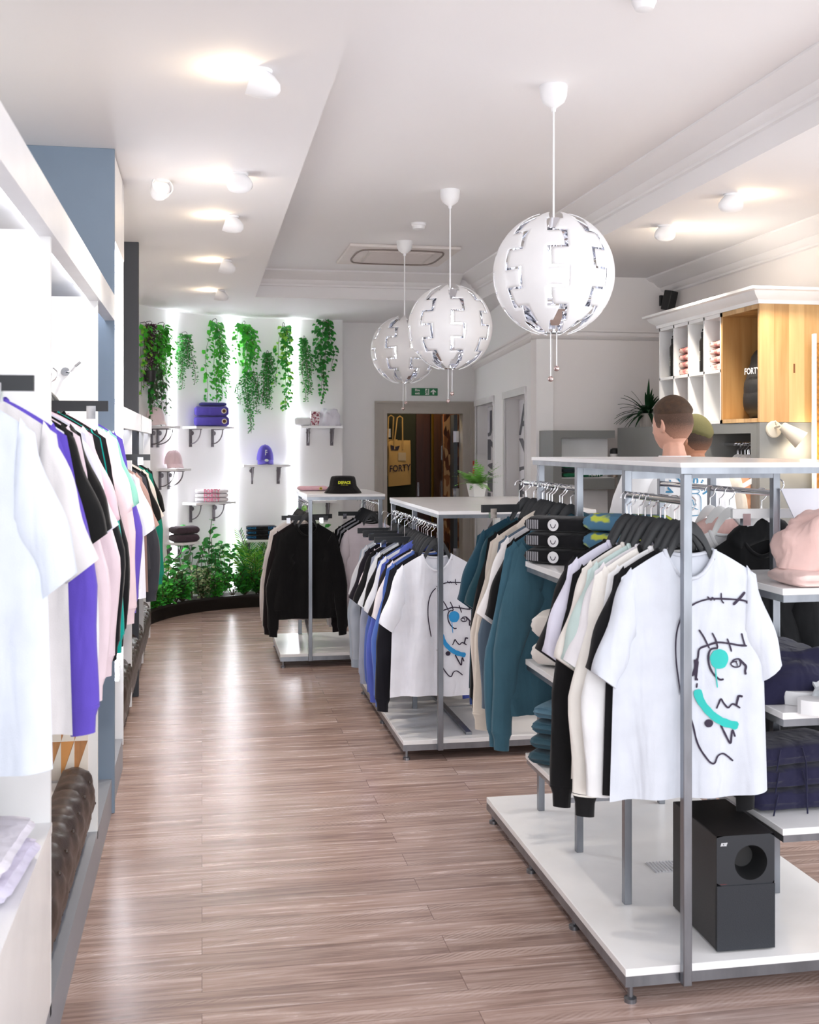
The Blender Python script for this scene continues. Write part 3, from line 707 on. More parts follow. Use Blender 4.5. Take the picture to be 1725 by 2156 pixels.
def hang(kind, colr, x, y, zr, rz=0.0, label='', v=0, trim=None, group=None, hg=None, hm=M_hang, gap=0.062, dz=0.0):
    """one garment with the hanger that carries it"""
    nm, word = NAMES[kind]
    if kind == 'joggers':
        if v not in JM: JM[v] = jog_mesh(v)
        z = zr + 0.0115 - HOOKTOP
        o = obj(nm, JM[v], cloth(colr), loc=(x, y, z + 0.005), rot=(0, 0, rz)); tag(o, label, 'trousers', group)
        return o
    g, body, parts = garment_kind(kind, v)
    hz = zr + 0.0115 - HOOKTOP
    if hg:
        hl = hg[0].split()[0] + ' hanger carrying the ' + label
        if len(hl.split()) > 16: hl = hl.rsplit(',', 1)[0] if ',' in hl else ' '.join(hl.split()[:16])
        hanger(x, y, zr, rz, hl, hg[1], hm)
    o = obj(nm, body, cloth(colr), loc=(x, y, hz - 0.052 + dz), rot=(0, 0, rz))
    tag(o, label, word if kind != 'longtee' else 'top', group)
    for pn, me in parts:
        c = trim if trim and pn in ('collar', 'cuff', 'waistband') else colr
        obj(pn, me, cloth(c), o)
    o['g'] = 0; del o['g']
    return o
rnd = random.Random(3)
WH, BK, NV = '#cfd4de', '#141416', '#1a1c2c'
# ---- nearest rack, front rail
HG1 = ('black clothes hanger on the front left rail of the nearest rack', 'black hangers on the nearest rack front rail')
seq = [('tee', WH, 'white t-shirt with turquoise line face print, front of the nearest rack', 0),
       ('tee', '#18181b', 'black t-shirt directly behind the turquoise face print shirt', 1),
       ('longtee', '#f0f1f3', 'white long sleeved top behind the first black t-shirt, nearest rack', 0),
       ('sweat', '#f3f0ea', 'cream sweatshirt with black hem edge, nearest rack front rail', 1),
       ('tee', '#f0eef2', 'white short sleeved t-shirt ahead of the pale mint one, nearest rack', 2),
       ('tee', '#c3d6d3', 'pale mint green t-shirt among white ones on the nearest rack', 1),
       ('tee', '#efeae4', 'ivory t-shirt just behind the mint one, nearest rack', 0),
       ('sweat', '#161618', 'black sweatshirt with long cuffs hanging low on the nearest rack', 0),
       ('tee', '#e0dff0', 'pale lilac t-shirt toward the back of the nearest rack front rail', 1),
       ('tee', '#1a1a1c', 'black t-shirt last on the nearest rack front rail', 2)]
face_tees = []
for i, (k, c, lb, v) in enumerate(seq):
    y = 3.125 + i * 0.041; x = R1X[0] + (0.062 if i == 0 else 0.035 - i * 0.006) + rnd.uniform(-0.006, 0.006)
    if i == 0: x = 1.402
    o = hang(k, c, x, y, ZR1, 0 if i == 0 else rnd.uniform(-0.05, 0.05), lb, v, hg=HG1, dz=(-0.012 if i == 7 else 0), trim=('#161618' if i == 3 else None))
    if i == 0: face_tees.append((o, garment_kind(k, v)[0]))
for i in range(2): hanger(R1X[0] + 0.01, 3.515 - i * 0.011 + 0.0, ZR1, 0, HG1[0], HG1[1]) if False else None
# ---- nearest rack, rear left rail (teal group)
HG2 = ('black clothes hanger on the rear left rail of the nearest rack', 'black hangers on the nearest rack rear rail')
TL = '#3f6474'; TD = '#23444f'
seq = [('hoodie', TL, 'teal hoodie hanging first on the rear rail of the nearest rack', 0), ('hoodie', '#41687a', 'teal hoodie second on the rear rail, directly behind a matching one', 1),
       ('tee', BK, 'black t-shirt between teal hoodies and a white top, nearest rack rear rail', 1), ('tee', '#f1eff0', 'white t-shirt showing one edge beside a black t-shirt on the rear rail', 2),
       ('longtee', '#5a6b7c', 'slate grey long sleeved top in the nearest rack rear rail', 0), ('hoodie', '#ddd4c8', 'cream hoodie hanging between slate and dark teal tops', 0),
       ('sweat', '#d9d0c6', 'cream sweatshirt reaching low behind the cream hoodie', 1), ('longtee', BK, 'black long sleeved top behind the cream sweatshirt, nearest rack', 1),
       ('tee', TD, 'nearer dark teal t-shirt at rear end of the nearest rack', 0), ('tee', '#25495a', 'farther dark teal t-shirt at rear end of the nearest rack', 1)]
for i, (k, c, lb, v) in enumerate(seq):
    hang(k, c, R1X[0] - 0.01 + rnd.uniform(-0.01, 0.01), 4.09 + i * 0.062, ZR1, rnd.uniform(-0.06, 0.06), lb, v, hg=HG2)
clip_hanger(1.32, 4.62 + 0.03, ZR1, 0.12, 'black clip hanger with bar poking out left of the rear rail, nearest rack')
# ---- nearest rack, right rail
HG3 = ('white clothes hanger on the right hand rail of the nearest rack', 'white hangers on the nearest rack right rail')
seq = [('hoodie', '#191a1c', 'black hoodie on white hanger, right side of the nearest rack', 0), ('tee', '#f1f0f2', 'white t-shirt directly behind the black hoodie on white hangers', 1), ('hoodie', '#f0c9c3', 'pale pink hoodie behind the white t-shirt, right rail of nearest rack', 1),
       ('sweat', '#16171a', 'black sweatshirt on a white hanger behind the pink hoodie', 2)]
for i, (k, c, lb, v) in enumerate(seq):
    hang(k, c, R1X[1] - 0.04 * (i > 0) + 0.04 * (i == 0), 3.70 + i * 0.08, ZR1, rnd.uniform(-0.04, 0.04), lb, v, hg=HG3, hm=M_whitem)
clip_hanger(1.93, 3.585, ZR1 + 0.035, 0.0, 'white clip hanger with bar sticking out over the black hoodie', m=M_whitem)
# ---- middle rack left row
HG4 = ('black clothes hanger on the left rail of the middle rack', 'black hangers on the middle rack left rail')
seq = [('tee', '#eceef6', 'white t-shirt with blue line face print, front of the middle rack', 0),
       ('sweat', '#17171f', 'black sweatshirt right behind the blue face print t-shirt', 0), ('sweat', '#4f6cb4', 'bright blue sweatshirt peeking below a black sweatshirt, middle rack', 1),
       ('tee', '#e6dfe2', 'pinkish white t-shirt behind the blue sweatshirt, middle rack', 1), ('tee', '#1b161b', 'black t-shirt beside the pinkish white one, middle rack', 2),
       ('hoodie', '#5262b6', 'violet blue hoodie hanging mid rail on the middle rack', 1), ('tee', '#dfe1e6', 'light grey t-shirt behind the violet blue hoodie', 0),
       ('sweat', '#4c62a8', 'blue sweatshirt with long sleeve behind the light grey t-shirt', 2), ('tee', '#131316', 'black t-shirt between two pale ones on the middle rack', 1),
       ('tee', '#dcdfe4', 'pale grey t-shirt halfway along the middle rack left rail', 2), ('sweat', '#9ba1b4', 'grey sweatshirt under the pale grey t-shirts, middle rack', 0),
       ('tee', '#141417', 'black t-shirt ahead of the pale lilac pair, middle rack', 0), ('tee', '#e4d9de', 'pale lilac pink t-shirt, nearer of a pair on the middle rack', 1),
       ('tee', '#1a1620', 'dark plum t-shirt behind the pale lilac pink one', 2), ('longtee', '#a6adb9', 'cool grey long sleeved top near the far end of middle rack', 0),
       ('tee', '#cfd0d6', 'grey t-shirt second from the far end of the middle rack', 1), ('sweat', '#a3aebc', 'blue grey sweatshirt farthest back on the middle rack left rail', 1)]
for i, (k, c, lb, v) in enumerate(seq):
    y = 5.70 + i * 0.076
    o = hang(k, c, R2X[0] + (0.0 if i == 0 else -0.02) + rnd.uniform(-0.012, 0.012), y, 1.18, 0 if i == 0 else rnd.uniform(-0.06, 0.06), lb, v, hg=HG4)
    if i == 0: face_tees.append((o, garment_kind(k, v)[0]))
for i, yy in enumerate((6.15, 6.36, 6.60, 6.83)):
    clip_hanger(R2X[0] - 0.09, yy + 0.02, 1.18, 0.05, ('black clip hanger jutting left from the middle rack, nearest of four', 'black clip hanger jutting left from the middle rack, second of four', 'black clip hanger jutting left from the middle rack, third of four', 'black clip hanger jutting left from the middle rack, farthest of four')[i])
HG5 = ('black clothes hanger on the right rail of the middle rack', 'black hangers on the middle rack right rail')
seq = [('tee', '#f0eff2', 'white t-shirt nearest the front on the middle rack right rail', 0), ('sweat', '#16161a', 'black sweatshirt on the middle rack right rail', 0), ('tee', '#efeff3', 'white t-shirt behind the black sweatshirt, middle rack right rail', 1),
       ('longtee', '#dcdde3', 'pale grey long sleeved top on the middle rack right rail', 0), ('tee', '#f3f2f5', 'white t-shirt farthest back on the middle rack right rail', 2)]
for i, (k, c, lb, v) in enumerate(seq):
    hang(k, c, R2X[1], 6.1 + i * 0.17, 1.18, rnd.uniform(-0.06, 0.06), lb, v, hg=HG5)
# ---- far rack
HG6 = ('black clothes hanger on the left rail of the far rack', 'black hangers on the far rack left rail')
seq = [('sweat', '#0f0f11', 'large black sweatshirt at front of the far rack', 1), ('sweat', '#191316', 'dark sweatshirt directly behind the large black one, far rack', 0), ('tee', '#d8cfd0', 'pale pink grey t-shirt showing left of the black sweatshirt', 1),
       ('sweat', '#ded6d3', 'beige sweatshirt hanging behind the pale t-shirt, far rack', 0), ('sweat', '#e8e4e4', 'off white sweatshirt farthest back on the far rack left rail', 2)]
for i, (k, c, lb, v) in enumerate(seq):
    hang(k, c, R3X[0] - 0.012 - (0.02 if i else 0), 8.22 + i * 0.13, 1.165, 0.02 if i == 0 else rnd.uniform(-0.05, 0.05), lb, v, hg=HG6)
for i, (dx, yy, rz) in enumerate(((-0.02, 8.34, -0.12), (0.03, 8.47, 0.2))):
    clip_hanger(R3X[0] + dx, yy, 1.165, rz, ('black clip hanger above the large black sweatshirt, nearer one', 'black clip hanger above the large black sweatshirt, farther one')[i])
HG7 = ('black clothes hanger on the right rail of the far rack', 'black hangers on the far rack right rail')
seq = [('tee', '#e0d8df', 'pale lilac t-shirt at front of the far rack right rail', 0), ('sweat', '#121214', 'black sweatshirt on the far rack right rail', 2), ('tee', '#b9bac0', 'grey t-shirt on the far rack right rail', 1), ('tee', '#17171a', 'black t-shirt between two grey ones, far rack', 2), ('longtee', '#c6c7cd', 'light grey long sleeved top at back of the far rack right rail', 0), ('sweat', '#151517', 'black sweatshirt farthest back on the far rack right rail', 0)]
for i, (k, c, lb, v) in enumerate(seq):
    hang(k, c, R3X[1] - 0.035, 8.3 + i * 0.1, 1.165, rnd.uniform(-0.05, 0.05), lb, v, hg=HG7)
clip_hanger(R3X[1] - 0.06, 8.78, 1.165, 0.0, 'black clip hanger at the far end of the far rack')
# ---- left fixture rail
HG8 = ('black clothes hanger on the near left wall rail', 'black hangers on the near left wall rail')
seq = [(2.46, 'tee', '#dae1ed', 'white t-shirt closest to the camera on the left wall rail', 0), (2.74, 'tee', '#e6e3e4', 'cream white t-shirt just in front of the purple sweatshirt', 1), (2.84, 'sweat', '#6350bd', 'bright purple sweatshirt with ribbed cuff on the left wall rail', 1),
       (2.93, 'longtee', '#f1f1f4', 'white long sleeved top right behind the bright purple sweatshirt', 1), (3.08, 'tee', '#151516', 'black t-shirt with broad shoulder, first of two on left wall rail', 2),
       (3.19, 'sweat', '#ecd9e2', 'pale pink sweatshirt behind the first black t-shirt, left wall', 0), (3.30, 'tee', '#121213', 'black t-shirt second of two, behind the pale pink sweatshirt', 0), (3.44, 'tee', '#e4e3f1', 'pale lilac t-shirt behind the second black t-shirt, left wall', 1),
       (3.55, 'sweat', '#efdbe4', 'second pale pink sweatshirt, behind the pale lilac t-shirt', 2), (3.68, 'tee', '#e9c9d6', 'rose pink t-shirt behind the second pale pink sweatshirt', 0), (3.80, 'sweat', '#17181d', 'black sweatshirt just in front of the turquoise one', 2),
       (3.92, 'sweat', '#10a79c', 'turquoise sweatshirt with ribbed cuff, left wall rail', 1), (4.04, 'sweat', '#131317', 'black sweatshirt just behind the turquoise one', 0), (4.2, 'tee', '#f0d9e2', 'pink t-shirt behind the black and turquoise sweatshirts', 2), (4.42, 'tee', '#e9eeee', 'white t-shirt behind the pink one, near left rail', 0),
       (4.55, 'sweat', '#f0dae2', 'pink sweatshirt near far end of the near left rail', 1), (4.70, 'tee', '#8fcfc0', 'mint green t-shirt near far end of the near left rail', 2), (4.85, 'sweat', '#6a56c4', 'purple sweatshirt tucked at far end of the near left rail', 2), (4.97, 'longtee', '#f4f3f5', 'white long sleeved top last on the near left rail', 0)]
for i, (y, k, c, lb, v) in enumerate(seq):
    if abs(y - yd1) < 0.045: y = yd1 + 0.05
    if abs(y - yd2) < 0.045: y = yd2 + 0.05
    o = hang(k, c, -0.545 + rnd.uniform(-0.006, 0.006), y, 1.85, rnd.uniform(-0.03, 0.03), lb, v, hg=HG8)
    if i < 2: o.scale = (1, 1, 1.09)
clip_hanger(-0.53, 2.40, 1.828, 0, 'black clip hanger with bar closest to the camera on left wall', sc=1.15)
clip_hanger(-0.455, 3.62, 1.822, 0, 'black clip hanger with bar jutting from the left wall behind white shirts', sc=1.0)
HG9 = ('black clothes hanger on the far left wall rail', 'black hangers on the far left wall rail')
seq = [('tee', '#e6e6f0', 'pale lilac t-shirt first on the far left wall rail', 0), ('tee', '#a98c86', 'dusty brown pink t-shirt on the far left wall rail', 1), ('sweat', '#3f4048', 'charcoal sweatshirt on the far left wall rail', 0), ('tee', '#151415', 'black t-shirt ahead of the cream one, far left wall rail', 2),
       ('tee', '#e8e0d8', 'cream t-shirt on the far left wall rail', 1), ('sweat', '#1e8f78', 'green sweatshirt hanging on the far left wall rail', 1), ('tee', '#141414', 'black t-shirt last on the far left wall rail', 0)]
for i, (k, c, lb, v) in enumerate(seq):
    y = 6.25 + 0.27 * i
    if abs(y - 6.6) < 0.06: y += 0.08
    if YP2 - 0.06 < y < YP2 + 0.1: y = YP2 + 0.13
    hang(k, c, -0.54, y, 1.635, rnd.uniform(-0.04, 0.04), lb, v, hg=HG9)
clip_hanger(-0.44, 6.18, 1.635, 0, 'black clip hanger on the far left wall rail in front of lilac shirt')
# ---- garment printed faces
M_ink = mat('ink_plum', '#2c2138', 0.7); 
def face_print(o, g, accent, px2local):
    off = 0.0035
    def fn(x, z): return Vector((x, g.surf(x, z) - off, z))
    bm = BM()
    def st(pts, w): ribbon(bm, [px2local(*p) for p in pts], w * 1.3, fn)
    z4 = lambda P: [(1380 + a / 4.493, 1280 + b2 / 4.493) for a, b2 in P]
    st([(1452, 1278), (1470, 1268), (1495, 1261), (1530, 1261), (1560, 1263), (1577, 1268)], 0.0045)
    st([(1490, 1256), (1497, 1263), (1500, 1258), (1505, 1264)], 0.004); st([(1518, 1248), (1519, 1263), (1524, 1270)], 0.004)
    st([(1568, 1246), (1558, 1258), (1543, 1273)], 0.007); st([(1583, 1252), (1576, 1262), (1571, 1270)], 0.005)
    st([(1450, 1282), (1436, 1297), (1426, 1320), (1421, 1350), (1421, 1390), (1426, 1425), (1433, 1462)], 0.0045)
    st(z4([(410, 690), (385, 620), (410, 470), (425, 390), (500, 355), (590, 325), (700, 335), (780, 350), (865, 357)]), 0.005)
    for P in ([(418, 208), (465, 280), (515, 385)], [(540, 235), (570, 300), (588, 375)], [(678, 288), (700, 350), (718, 412)], [(815, 238), (830, 300), (848, 362)]): st(z4(P), 0.0045)
    for P in ([(380, 490), (385, 560), (360, 650)], [(400, 480), (395, 580), (378, 640)], [(408, 500), (400, 600), (392, 690)]): st(z4(P), 0.006)
    st(z4([(590, 378), (530, 390), (505, 450), (510, 540), (545, 620), (600, 672), (638, 668)]), 0.005)
    st(z4([(770, 500), (720, 510), (708, 530), (740, 555), (790, 548), (800, 510), (785, 480), (735, 490), (712, 520)]), 0.004); st(z4([(745, 500), (765, 520), (768, 545)]), 0.003)
    st(z4([(785, 480), (830, 525), (848, 550), (840, 590), (845, 625)]), 0.006)
    st(z4([(575, 950), (595, 900), (615, 858), (640, 895), (685, 940), (730, 905), (800, 945)]), 0.0045); st(z4([(762, 925), (775, 860), (785, 830), (820, 835)]), 0.006)
    st(z4([(405, 715), (400, 760)]), 0.004)
    st(z4([(615, 1105), (660, 1190), (715, 1282), (725, 1220), (735, 1160), (760, 1220)]), 0.0055)
    st(z4([(335, 1030), (365, 1110), (395, 1240), (425, 1325), (470, 1400), (520, 1460), (560, 1465), (590, 1400), (640, 1378), (690, 1405), (742, 1450)]), 0.0045)
    q = px2local(1380 + 505 / 4.493, 1280 + 1090 / 4.493); blob(bm, q[0], q[1], 0.0125, 0.0115, fn)
    obj('print_outline', bm, M_ink, o, smooth=False)
    bm = BM(); q = px2local(1380 + 600 / 4.493, 1280 + 480 / 4.493)
    def fn2(x, z): return Vector((x, g.surf(x, z) - off - 0.0008, z))
    blob(bm, q[0], q[1], 0.0275, 0.0285, fn2); ribbon(bm, [px2local(*p) for p in z4([(565, 560), (568, 640), (580, 750)])], 0.004, fn2)
    ribbon(bm, [px2local(*p) for p in z4([(405, 775), (425, 860), (480, 950), (560, 1030), (660, 1085), (785, 1118)])], 0.0255, fn2)
    obj('print_colour', bm, mat('ink_' + accent, accent, 0.6), o, smooth=False)
o, g = face_tees[0]
def p2l_a(u, v): p = ony(u, v, o.location.y - 0.012); return (p.x - face_tees[0][0].location.x, p.z - face_tees[0][0].location.z)
face_print(o, g, '#1fb8b0', p2l_a)
o2, g2 = face_tees[1]
face_print(o2, g2, '#2596d6', p2l_a)

#@@GOODS
def roll_mesh(L, w, h, seed=0, folds=3):
    """a folded garment: rounded long bundle, length along x, folded edge at -y"""
    bm = BM(); R = []; N = 14
    for k in range(N + 1):
        t = k / N; x = -L / 2 + L * t; r = []
        e = min(1, min(t, 1 - t) / 0.08); e = math.sqrt(max(0.02, 1 - (1 - e) ** 2))
        for q in range(24):
            a = 2 * PI * q / 24; c, s = math.cos(a), math.sin(a)
            yy = abs(c) ** 0.75 * (1 if c > 0 else -1) * w / 2; zz = abs(s) ** 0.65 * (1 if s > 0 else -1) * h / 2
            j = 1 + 0.05 * noise.noise(Vector((x * 12, a, seed)))
            groove = 0.90 if (q in (11, 13) and folds) else 1
            r.append(Vector((x, yy * j * (0.9 + 0.1 * e) * groove, h / 2 + zz * (0.55 + 0.45 * e) * (1 + 0.06 * noise.noise(Vector((x * 7, q * 0.5, seed + 4)))))))
        R.append(r)
    rings(bm, R); return mesh_of('folded', bm, True, 1.5)
RM = {}
def folded(name, L, w, h, loc, rz, colr, label, cat, group=None, seed=0, extra=None, m=None):
    key = (L, w, h, seed)
    if key not in RM: RM[key] = roll_mesh(L, w, h, seed)
    o = obj(name, RM[key], m or cloth(colr), loc=loc, rot=(0, 0, rz)); tag(o, label, cat, group)
    if extra: extra(o, L, w, h)
    return o
def badge(colr, colr2, xoff=0.3, r=0.022, face=-1):
    def f(o, L, w, h):
        y = -w / 2 - 0.0015
        bm = BM(); lathe(bm, [(r, 0), (r, 0.002)], 20, Matrix.Translation((L * xoff, y * face * -1, h * 0.5)) @ Matrix.Rotation(PI / 2, 4, 'X') @ Matrix.Diagonal((1, min(1, h * 0.42 / r), 1, 1))); obj('badge', bm, cloth(colr), o)
        bm = BM(); lathe(bm, [(r * 0.62, 0), (r * 0.62, 0.001)], 20, Matrix.Translation((L * xoff, (y - 0.002) * face * -1, h * 0.5)) @ Matrix.Rotation(PI / 2, 4, 'X') @ Matrix.Diagonal((1, min(1, h * 0.42 / r), 1, 1))); obj('emblem', bm, cloth(colr2), o)
    return f
def words(s, colr, size, xoff=0.0, zoff=0.5, bold=0.002):
    def f(o, L, w, h):
        me = text_mesh(s, size, 0.0006, bold=bold, fn=lambda c: Vector((c.x + L * xoff, -w / 2 - 0.002, c.y + h * zoff))); obj('lettering', me, cloth(colr), o)
    return f
# shelves of the nearest rack, left stacks (folded edges toward the aisle)
z = SH[0]
for i in range(3):
    def ex(o, L, w, h, i=i):
        bm = BM(); lathe(bm, [(0.021, 0), (0.021, 0.0015)], 20, Matrix.Translation((0.0, -w / 2 - 0.003, h / 2)) @ Matrix.Rotation(PI / 2, 4, 'X')); obj('round_print', bm, cloth('#e9e9ec'), o)
        bm = BM(); ribbon(bm, [(-0.010, h / 2 + 0.004), (-0.005, h / 2 - 0.008), (0.005, h / 2 - 0.008), (0.011, h / 2 + 0.004)], 0.003, lambda x, zz: Vector((x, -w / 2 - 0.0055, zz))); obj('smile_mark', bm, M_ink, o)
        bm = BM(); [box(bm, -0.105 + q * 0.007, -0.102 + q * 0.007, -w / 2 - 0.003, -w / 2, h * 0.22, h * 0.8) for q in range(7)]; obj('care_print', bm, cloth('#a8a8ae'), o)
    folded('folded_socks', 0.30, 0.19, 0.056, (1.245 - 0.006 * i, 3.86, z + 0.001 + 0.058 * i), -1.15, '#19191c', ('black rolled top with round white print, bottom of stack', 'black rolled top with round white print, middle of stack', 'black rolled top with round white print, top of stack')[i], 'folded clothes', 'black rolled tops on the upper left shelf', seed=i, extra=ex) if False else folded('rolled_shirt', 0.24, 0.15, 0.056, (1.275, 3.925, z + 0.001 + 0.057 * i), -0.75, '#19191c', ('black rolled top with round white print, bottom of the stack on nearest rack', 'black rolled top with round white print, middle of the stack on nearest rack', 'black rolled top with round white print, top of the stack on nearest rack')[i], 'folded clothes', 'black rolled tops on the upper left shelf', seed=i, extra=ex)
M_tied = mat('tie_dye', '#5b87a4', 0.9)
nt = M_tied.node_tree; nn = nt.nodes.new('ShaderNodeTexNoise'); nn.inputs['Scale'].default_value = 16; cr = nt.nodes.new('ShaderNodeValToRGB'); cr.color_ramp.elements[0].position = 0.52; cr.color_ramp.elements[0].color = lin('#4f7c99'); cr.color_ramp.elements[1].position = 0.60; cr.color_ramp.elements[1].color = lin('#c4cf4e')
tcn = nt.nodes.new('ShaderNodeTexCoord'); nt.links.new(tcn.outputs['Object'], nn.inputs[0]); nt.links.new(nn.outputs[0], cr.inputs[0]); nt.links.new(cr.outputs[0], nt.nodes['Principled BSDF'].inputs['Base Color'])
for i in range(3):
    folded('rolled_shirt', 0.28, 0.16, 0.062, (1.45, 3.73, z + 0.001 + 0.063 * i), -0.75, None, ('blue and lime dyed rolled top, bottom of three', 'blue and lime dyed rolled top, middle of three', 'blue and lime dyed rolled top, top of three')[i], 'folded clothes', 'blue and lime rolled tops on the upper left shelf', seed=4 + i, m=M_tied)
z = SH[1]
for i in range(2):
    def ex(o, L, w, h, i=i):
        bm = BM(); tube(bm, [(-0.02, -w / 2 - 0.004, h * 0.7), (-0.022, -w / 2 - 0.010, 0.0), (-0.025, -w / 2 - 0.012, -0.09 - 0.03 * i)], 0.003, 6); tube(bm, [(0.0, -w / 2 - 0.004, h * 0.7), (0.0, -w / 2 - 0.010, 0.0), (-0.003, -w / 2 - 0.012, -0.09 - 0.03 * i)], 0.003, 6); obj('drawstring', bm, cloth('#f3f3f4'), o)
    folded('rolled_hoodie', 0.30, 0.20, 0.095, (1.32, 3.86, z + 0.001 + 0.098 * i), -0.75, '#efebe5', ('cream rolled hoodie with drawstring, lower of two', 'cream rolled hoodie with drawstring, upper of two')[i], 'folded clothes', 'cream rolled hoodies on the middle left shelf', seed=8 + i, extra=ex if i == 0 else None)
z = SH[2]
for i in range(4):
    folded('folded_shirt', 0.28, 0.20, 0.052, (1.30 + 0.006 * i, 3.86 , z + 0.001 + 0.053 * i), -0.75, ('#35505c', '#3a5966', '#3d5f70', '#5b7f93')[i], ('teal folded top with oval badge, lowest in the stack', 'teal folded top with oval badge, second from bottom', 'teal folded top with oval badge, third from bottom', 'lighter teal folded top with oval badge, top of the stack')[i], 'folded clothes', 'teal folded tops on the lower left shelf', seed=11 + i, extra=badge('#d8cbb8', '#4a4034', -0.08, 0.02))
# right shelves of the nearest rack
def heap(name, cx, cy, cz, rx, ry, rz_, colr, label, cat, seed, amp=0.22, yaw=0, extra=None):
    bm = BM(); R = []; N = 16
    for k in range(N + 1):
        a = k / N * PI / 2; r = []
        for q in range(36):
            b2 = 2 * PI * q / 36
            d = Vector((math.cos(b2) * math.cos(a), math.sin(b2) * math.cos(a), math.sin(a)))
            j = 1 + amp * noise.noise(d * 1.8 + Vector((seed, 0, 0))) + amp * 0.45 * abs(noise.noise(d * 4.2 + Vector((0, seed, 0))))
            r.append(Vector((rx * math.cos(b2) * math.cos(a) ** 0.55 * j, ry * math.sin(b2) * math.cos(a) ** 0.55 * j, rz_ * math.sin(a) ** 0.9 * j)))
        R.append(r)
    R = R[:-1]
    rings(bm, R); o = obj(name, bm, cloth(colr), loc=(cx, cy, cz), rot=(0, 0, yaw), angle=1.6); tag(o, label, cat); return o
o = heap('bundled_hoodie', 1.90, 3.24, SH[0] + 0.001, 0.16, 0.12, 0.17, '#f0cdc6', 'pale pink hoodie bundled on the upper right shelf of the nearest rack', 'hoodie', 3)
folded('folded_hoodie', 0.30, 0.22, 0.05, (1.89, 3.2, SH[0] + 0.0), 0, '#f1d3cd', 'pale pink folded hoodie lying under the pink bundle', 'folded clothes', seed=20); bpy.context.view_layer.update()
o.location.z += 0.048
o = heap('bundled_hoodie', 1.86, 3.42, SH[1] - 0.009, 0.27, 0.17, 0.16, '#23223c', 'navy hoodie bundled on the middle right shelf behind the sliders', 'hoodie', 9, 0.35)
bm = BM(); lathe(bm, [(0.016, 0), (0.016, 0.002)], 20, Matrix.Translation((0.10, -0.168, 0.09)) @ Matrix.Rotation(PI / 2 - 0.5, 4, 'X')); obj('badge', bm, cloth('#6b5566'), o)
# pair of pale sliders
def slider(loc, rz, label):
    t = thing('slider_sandal', label, 'sandal', loc, rz, 'pale sliders on the middle right shelf')
    R = []
    for k in range(15):
        s = k / 14; x = -0.13 + 0.26 * s; w = 0.036 + 0.012 * math.sin(s * PI) + 0.008 * s; e = math.sqrt(max(0.05, 1 - (2 * s - 1) ** 8)); zt = 0.03 + 0.012 * (1 - s)
        R.append([Vector((x, w * e * math.cos(a), 0.0 if math.sin(a) < 0 else zt)) for a in [q * 2 * PI / 12 + 0.26 for q in range(12)]])
    bm = BM(); rings(bm, R); obj('sole', bm, mat('slider_sole', '#dfe0e2', 0.6), t)
    R = []
    for x in (-0.045, -0.02, 0.02, 0.05):
        r = []
        for q in range(11): a = q / 10 * PI; r.append(Vector((x, 0.05 * math.cos(a), 0.03 + 0.045 * math.sin(a))))
        for q in range(10, -1, -1): a = q / 10 * PI; r.append(Vector((x, 0.042 * math.cos(a), 0.03 + 0.037 * math.sin(a))))
        R.append(r)
    bm = BM(); rings(bm, R); obj('strap', bm, mat('slider_strap', '#d2d6da', 0.8), t)
    bm = BM(); R = []
    for x in (-0.012, 0.014):
        r = []
        for q in range(11): a = q / 10 * PI; r.append(Vector((x, 0.0515 * math.cos(a), 0.03 + 0.0465 * math.sin(a))))
        for q in range(10, -1, -1): a = q / 10 * PI; r.append(Vector((x, 0.0495 * math.cos(a), 0.03 + 0.0445 * math.sin(a))))
        R.append(r)
    rings(bm, R); obj('stripe', bm, cloth('#2a2f45'), t)
slider((1.87, 3.13, SH[1] - 0.009), 0.15, 'pale grey slider sandal with dark stripe, nearer of the pair')
slider((1.89, 3.25, SH[1] - 0.009), 0.1, 'pale grey slider sandal with dark stripe, farther of the pair')
for i in range(3):
    def ex(o, L, w, h, i=i):
        bm = BM()
        if i > 0: tube(bm, [(-0.02, -w / 2, h * 0.9), (-0.01, -w / 2 - 0.006, h * 0.3), (-0.006, -w / 2 - 0.008, -0.07)], 0.0025, 6)
        tube(bm, [(-0.10, -w / 2 + 0.0, h * 0.9), (-0.12, -w / 2 - 0.008, 0.0)], 0.0025, 6); obj('drawstring', bm, cloth('#20203a'), o)
    folded('folded_joggers', 0.34, 0.22, 0.07, (1.85 - 0.01 * i, 3.36, SH[2] - 0.009 + 0.071 * i), 0.08 * i, '#24233d', ('navy folded joggers, bottom of the pile on low right shelf', 'navy folded joggers, middle of the pile on low right shelf', 'navy folded joggers, top of the pile on low right shelf')[i], 'folded clothes', 'navy joggers on the lower right shelf', seed=30 + i, extra=ex)
bm = BM(); box(bm, 1.745, 1.785, 3.640, 3.642, 0.86, 0.98); tg = obj('swing_tag', bm, mat('tag_card', '#3f4a52', 0.5)); tag(tg, 'dark swing tag hanging below the upper right shelf', 'tag')
bm = BM(); tube(bm, [(1.765, 3.641, 0.97), (1.755, 3.655, 1.03)], 0.0008, 5); tube(bm, [(1.765, 3.641, 0.97), (1.775, 3.655, 1.04)], 0.0008, 5); obj('string', bm, cloth('#c8c8cc'), tg)
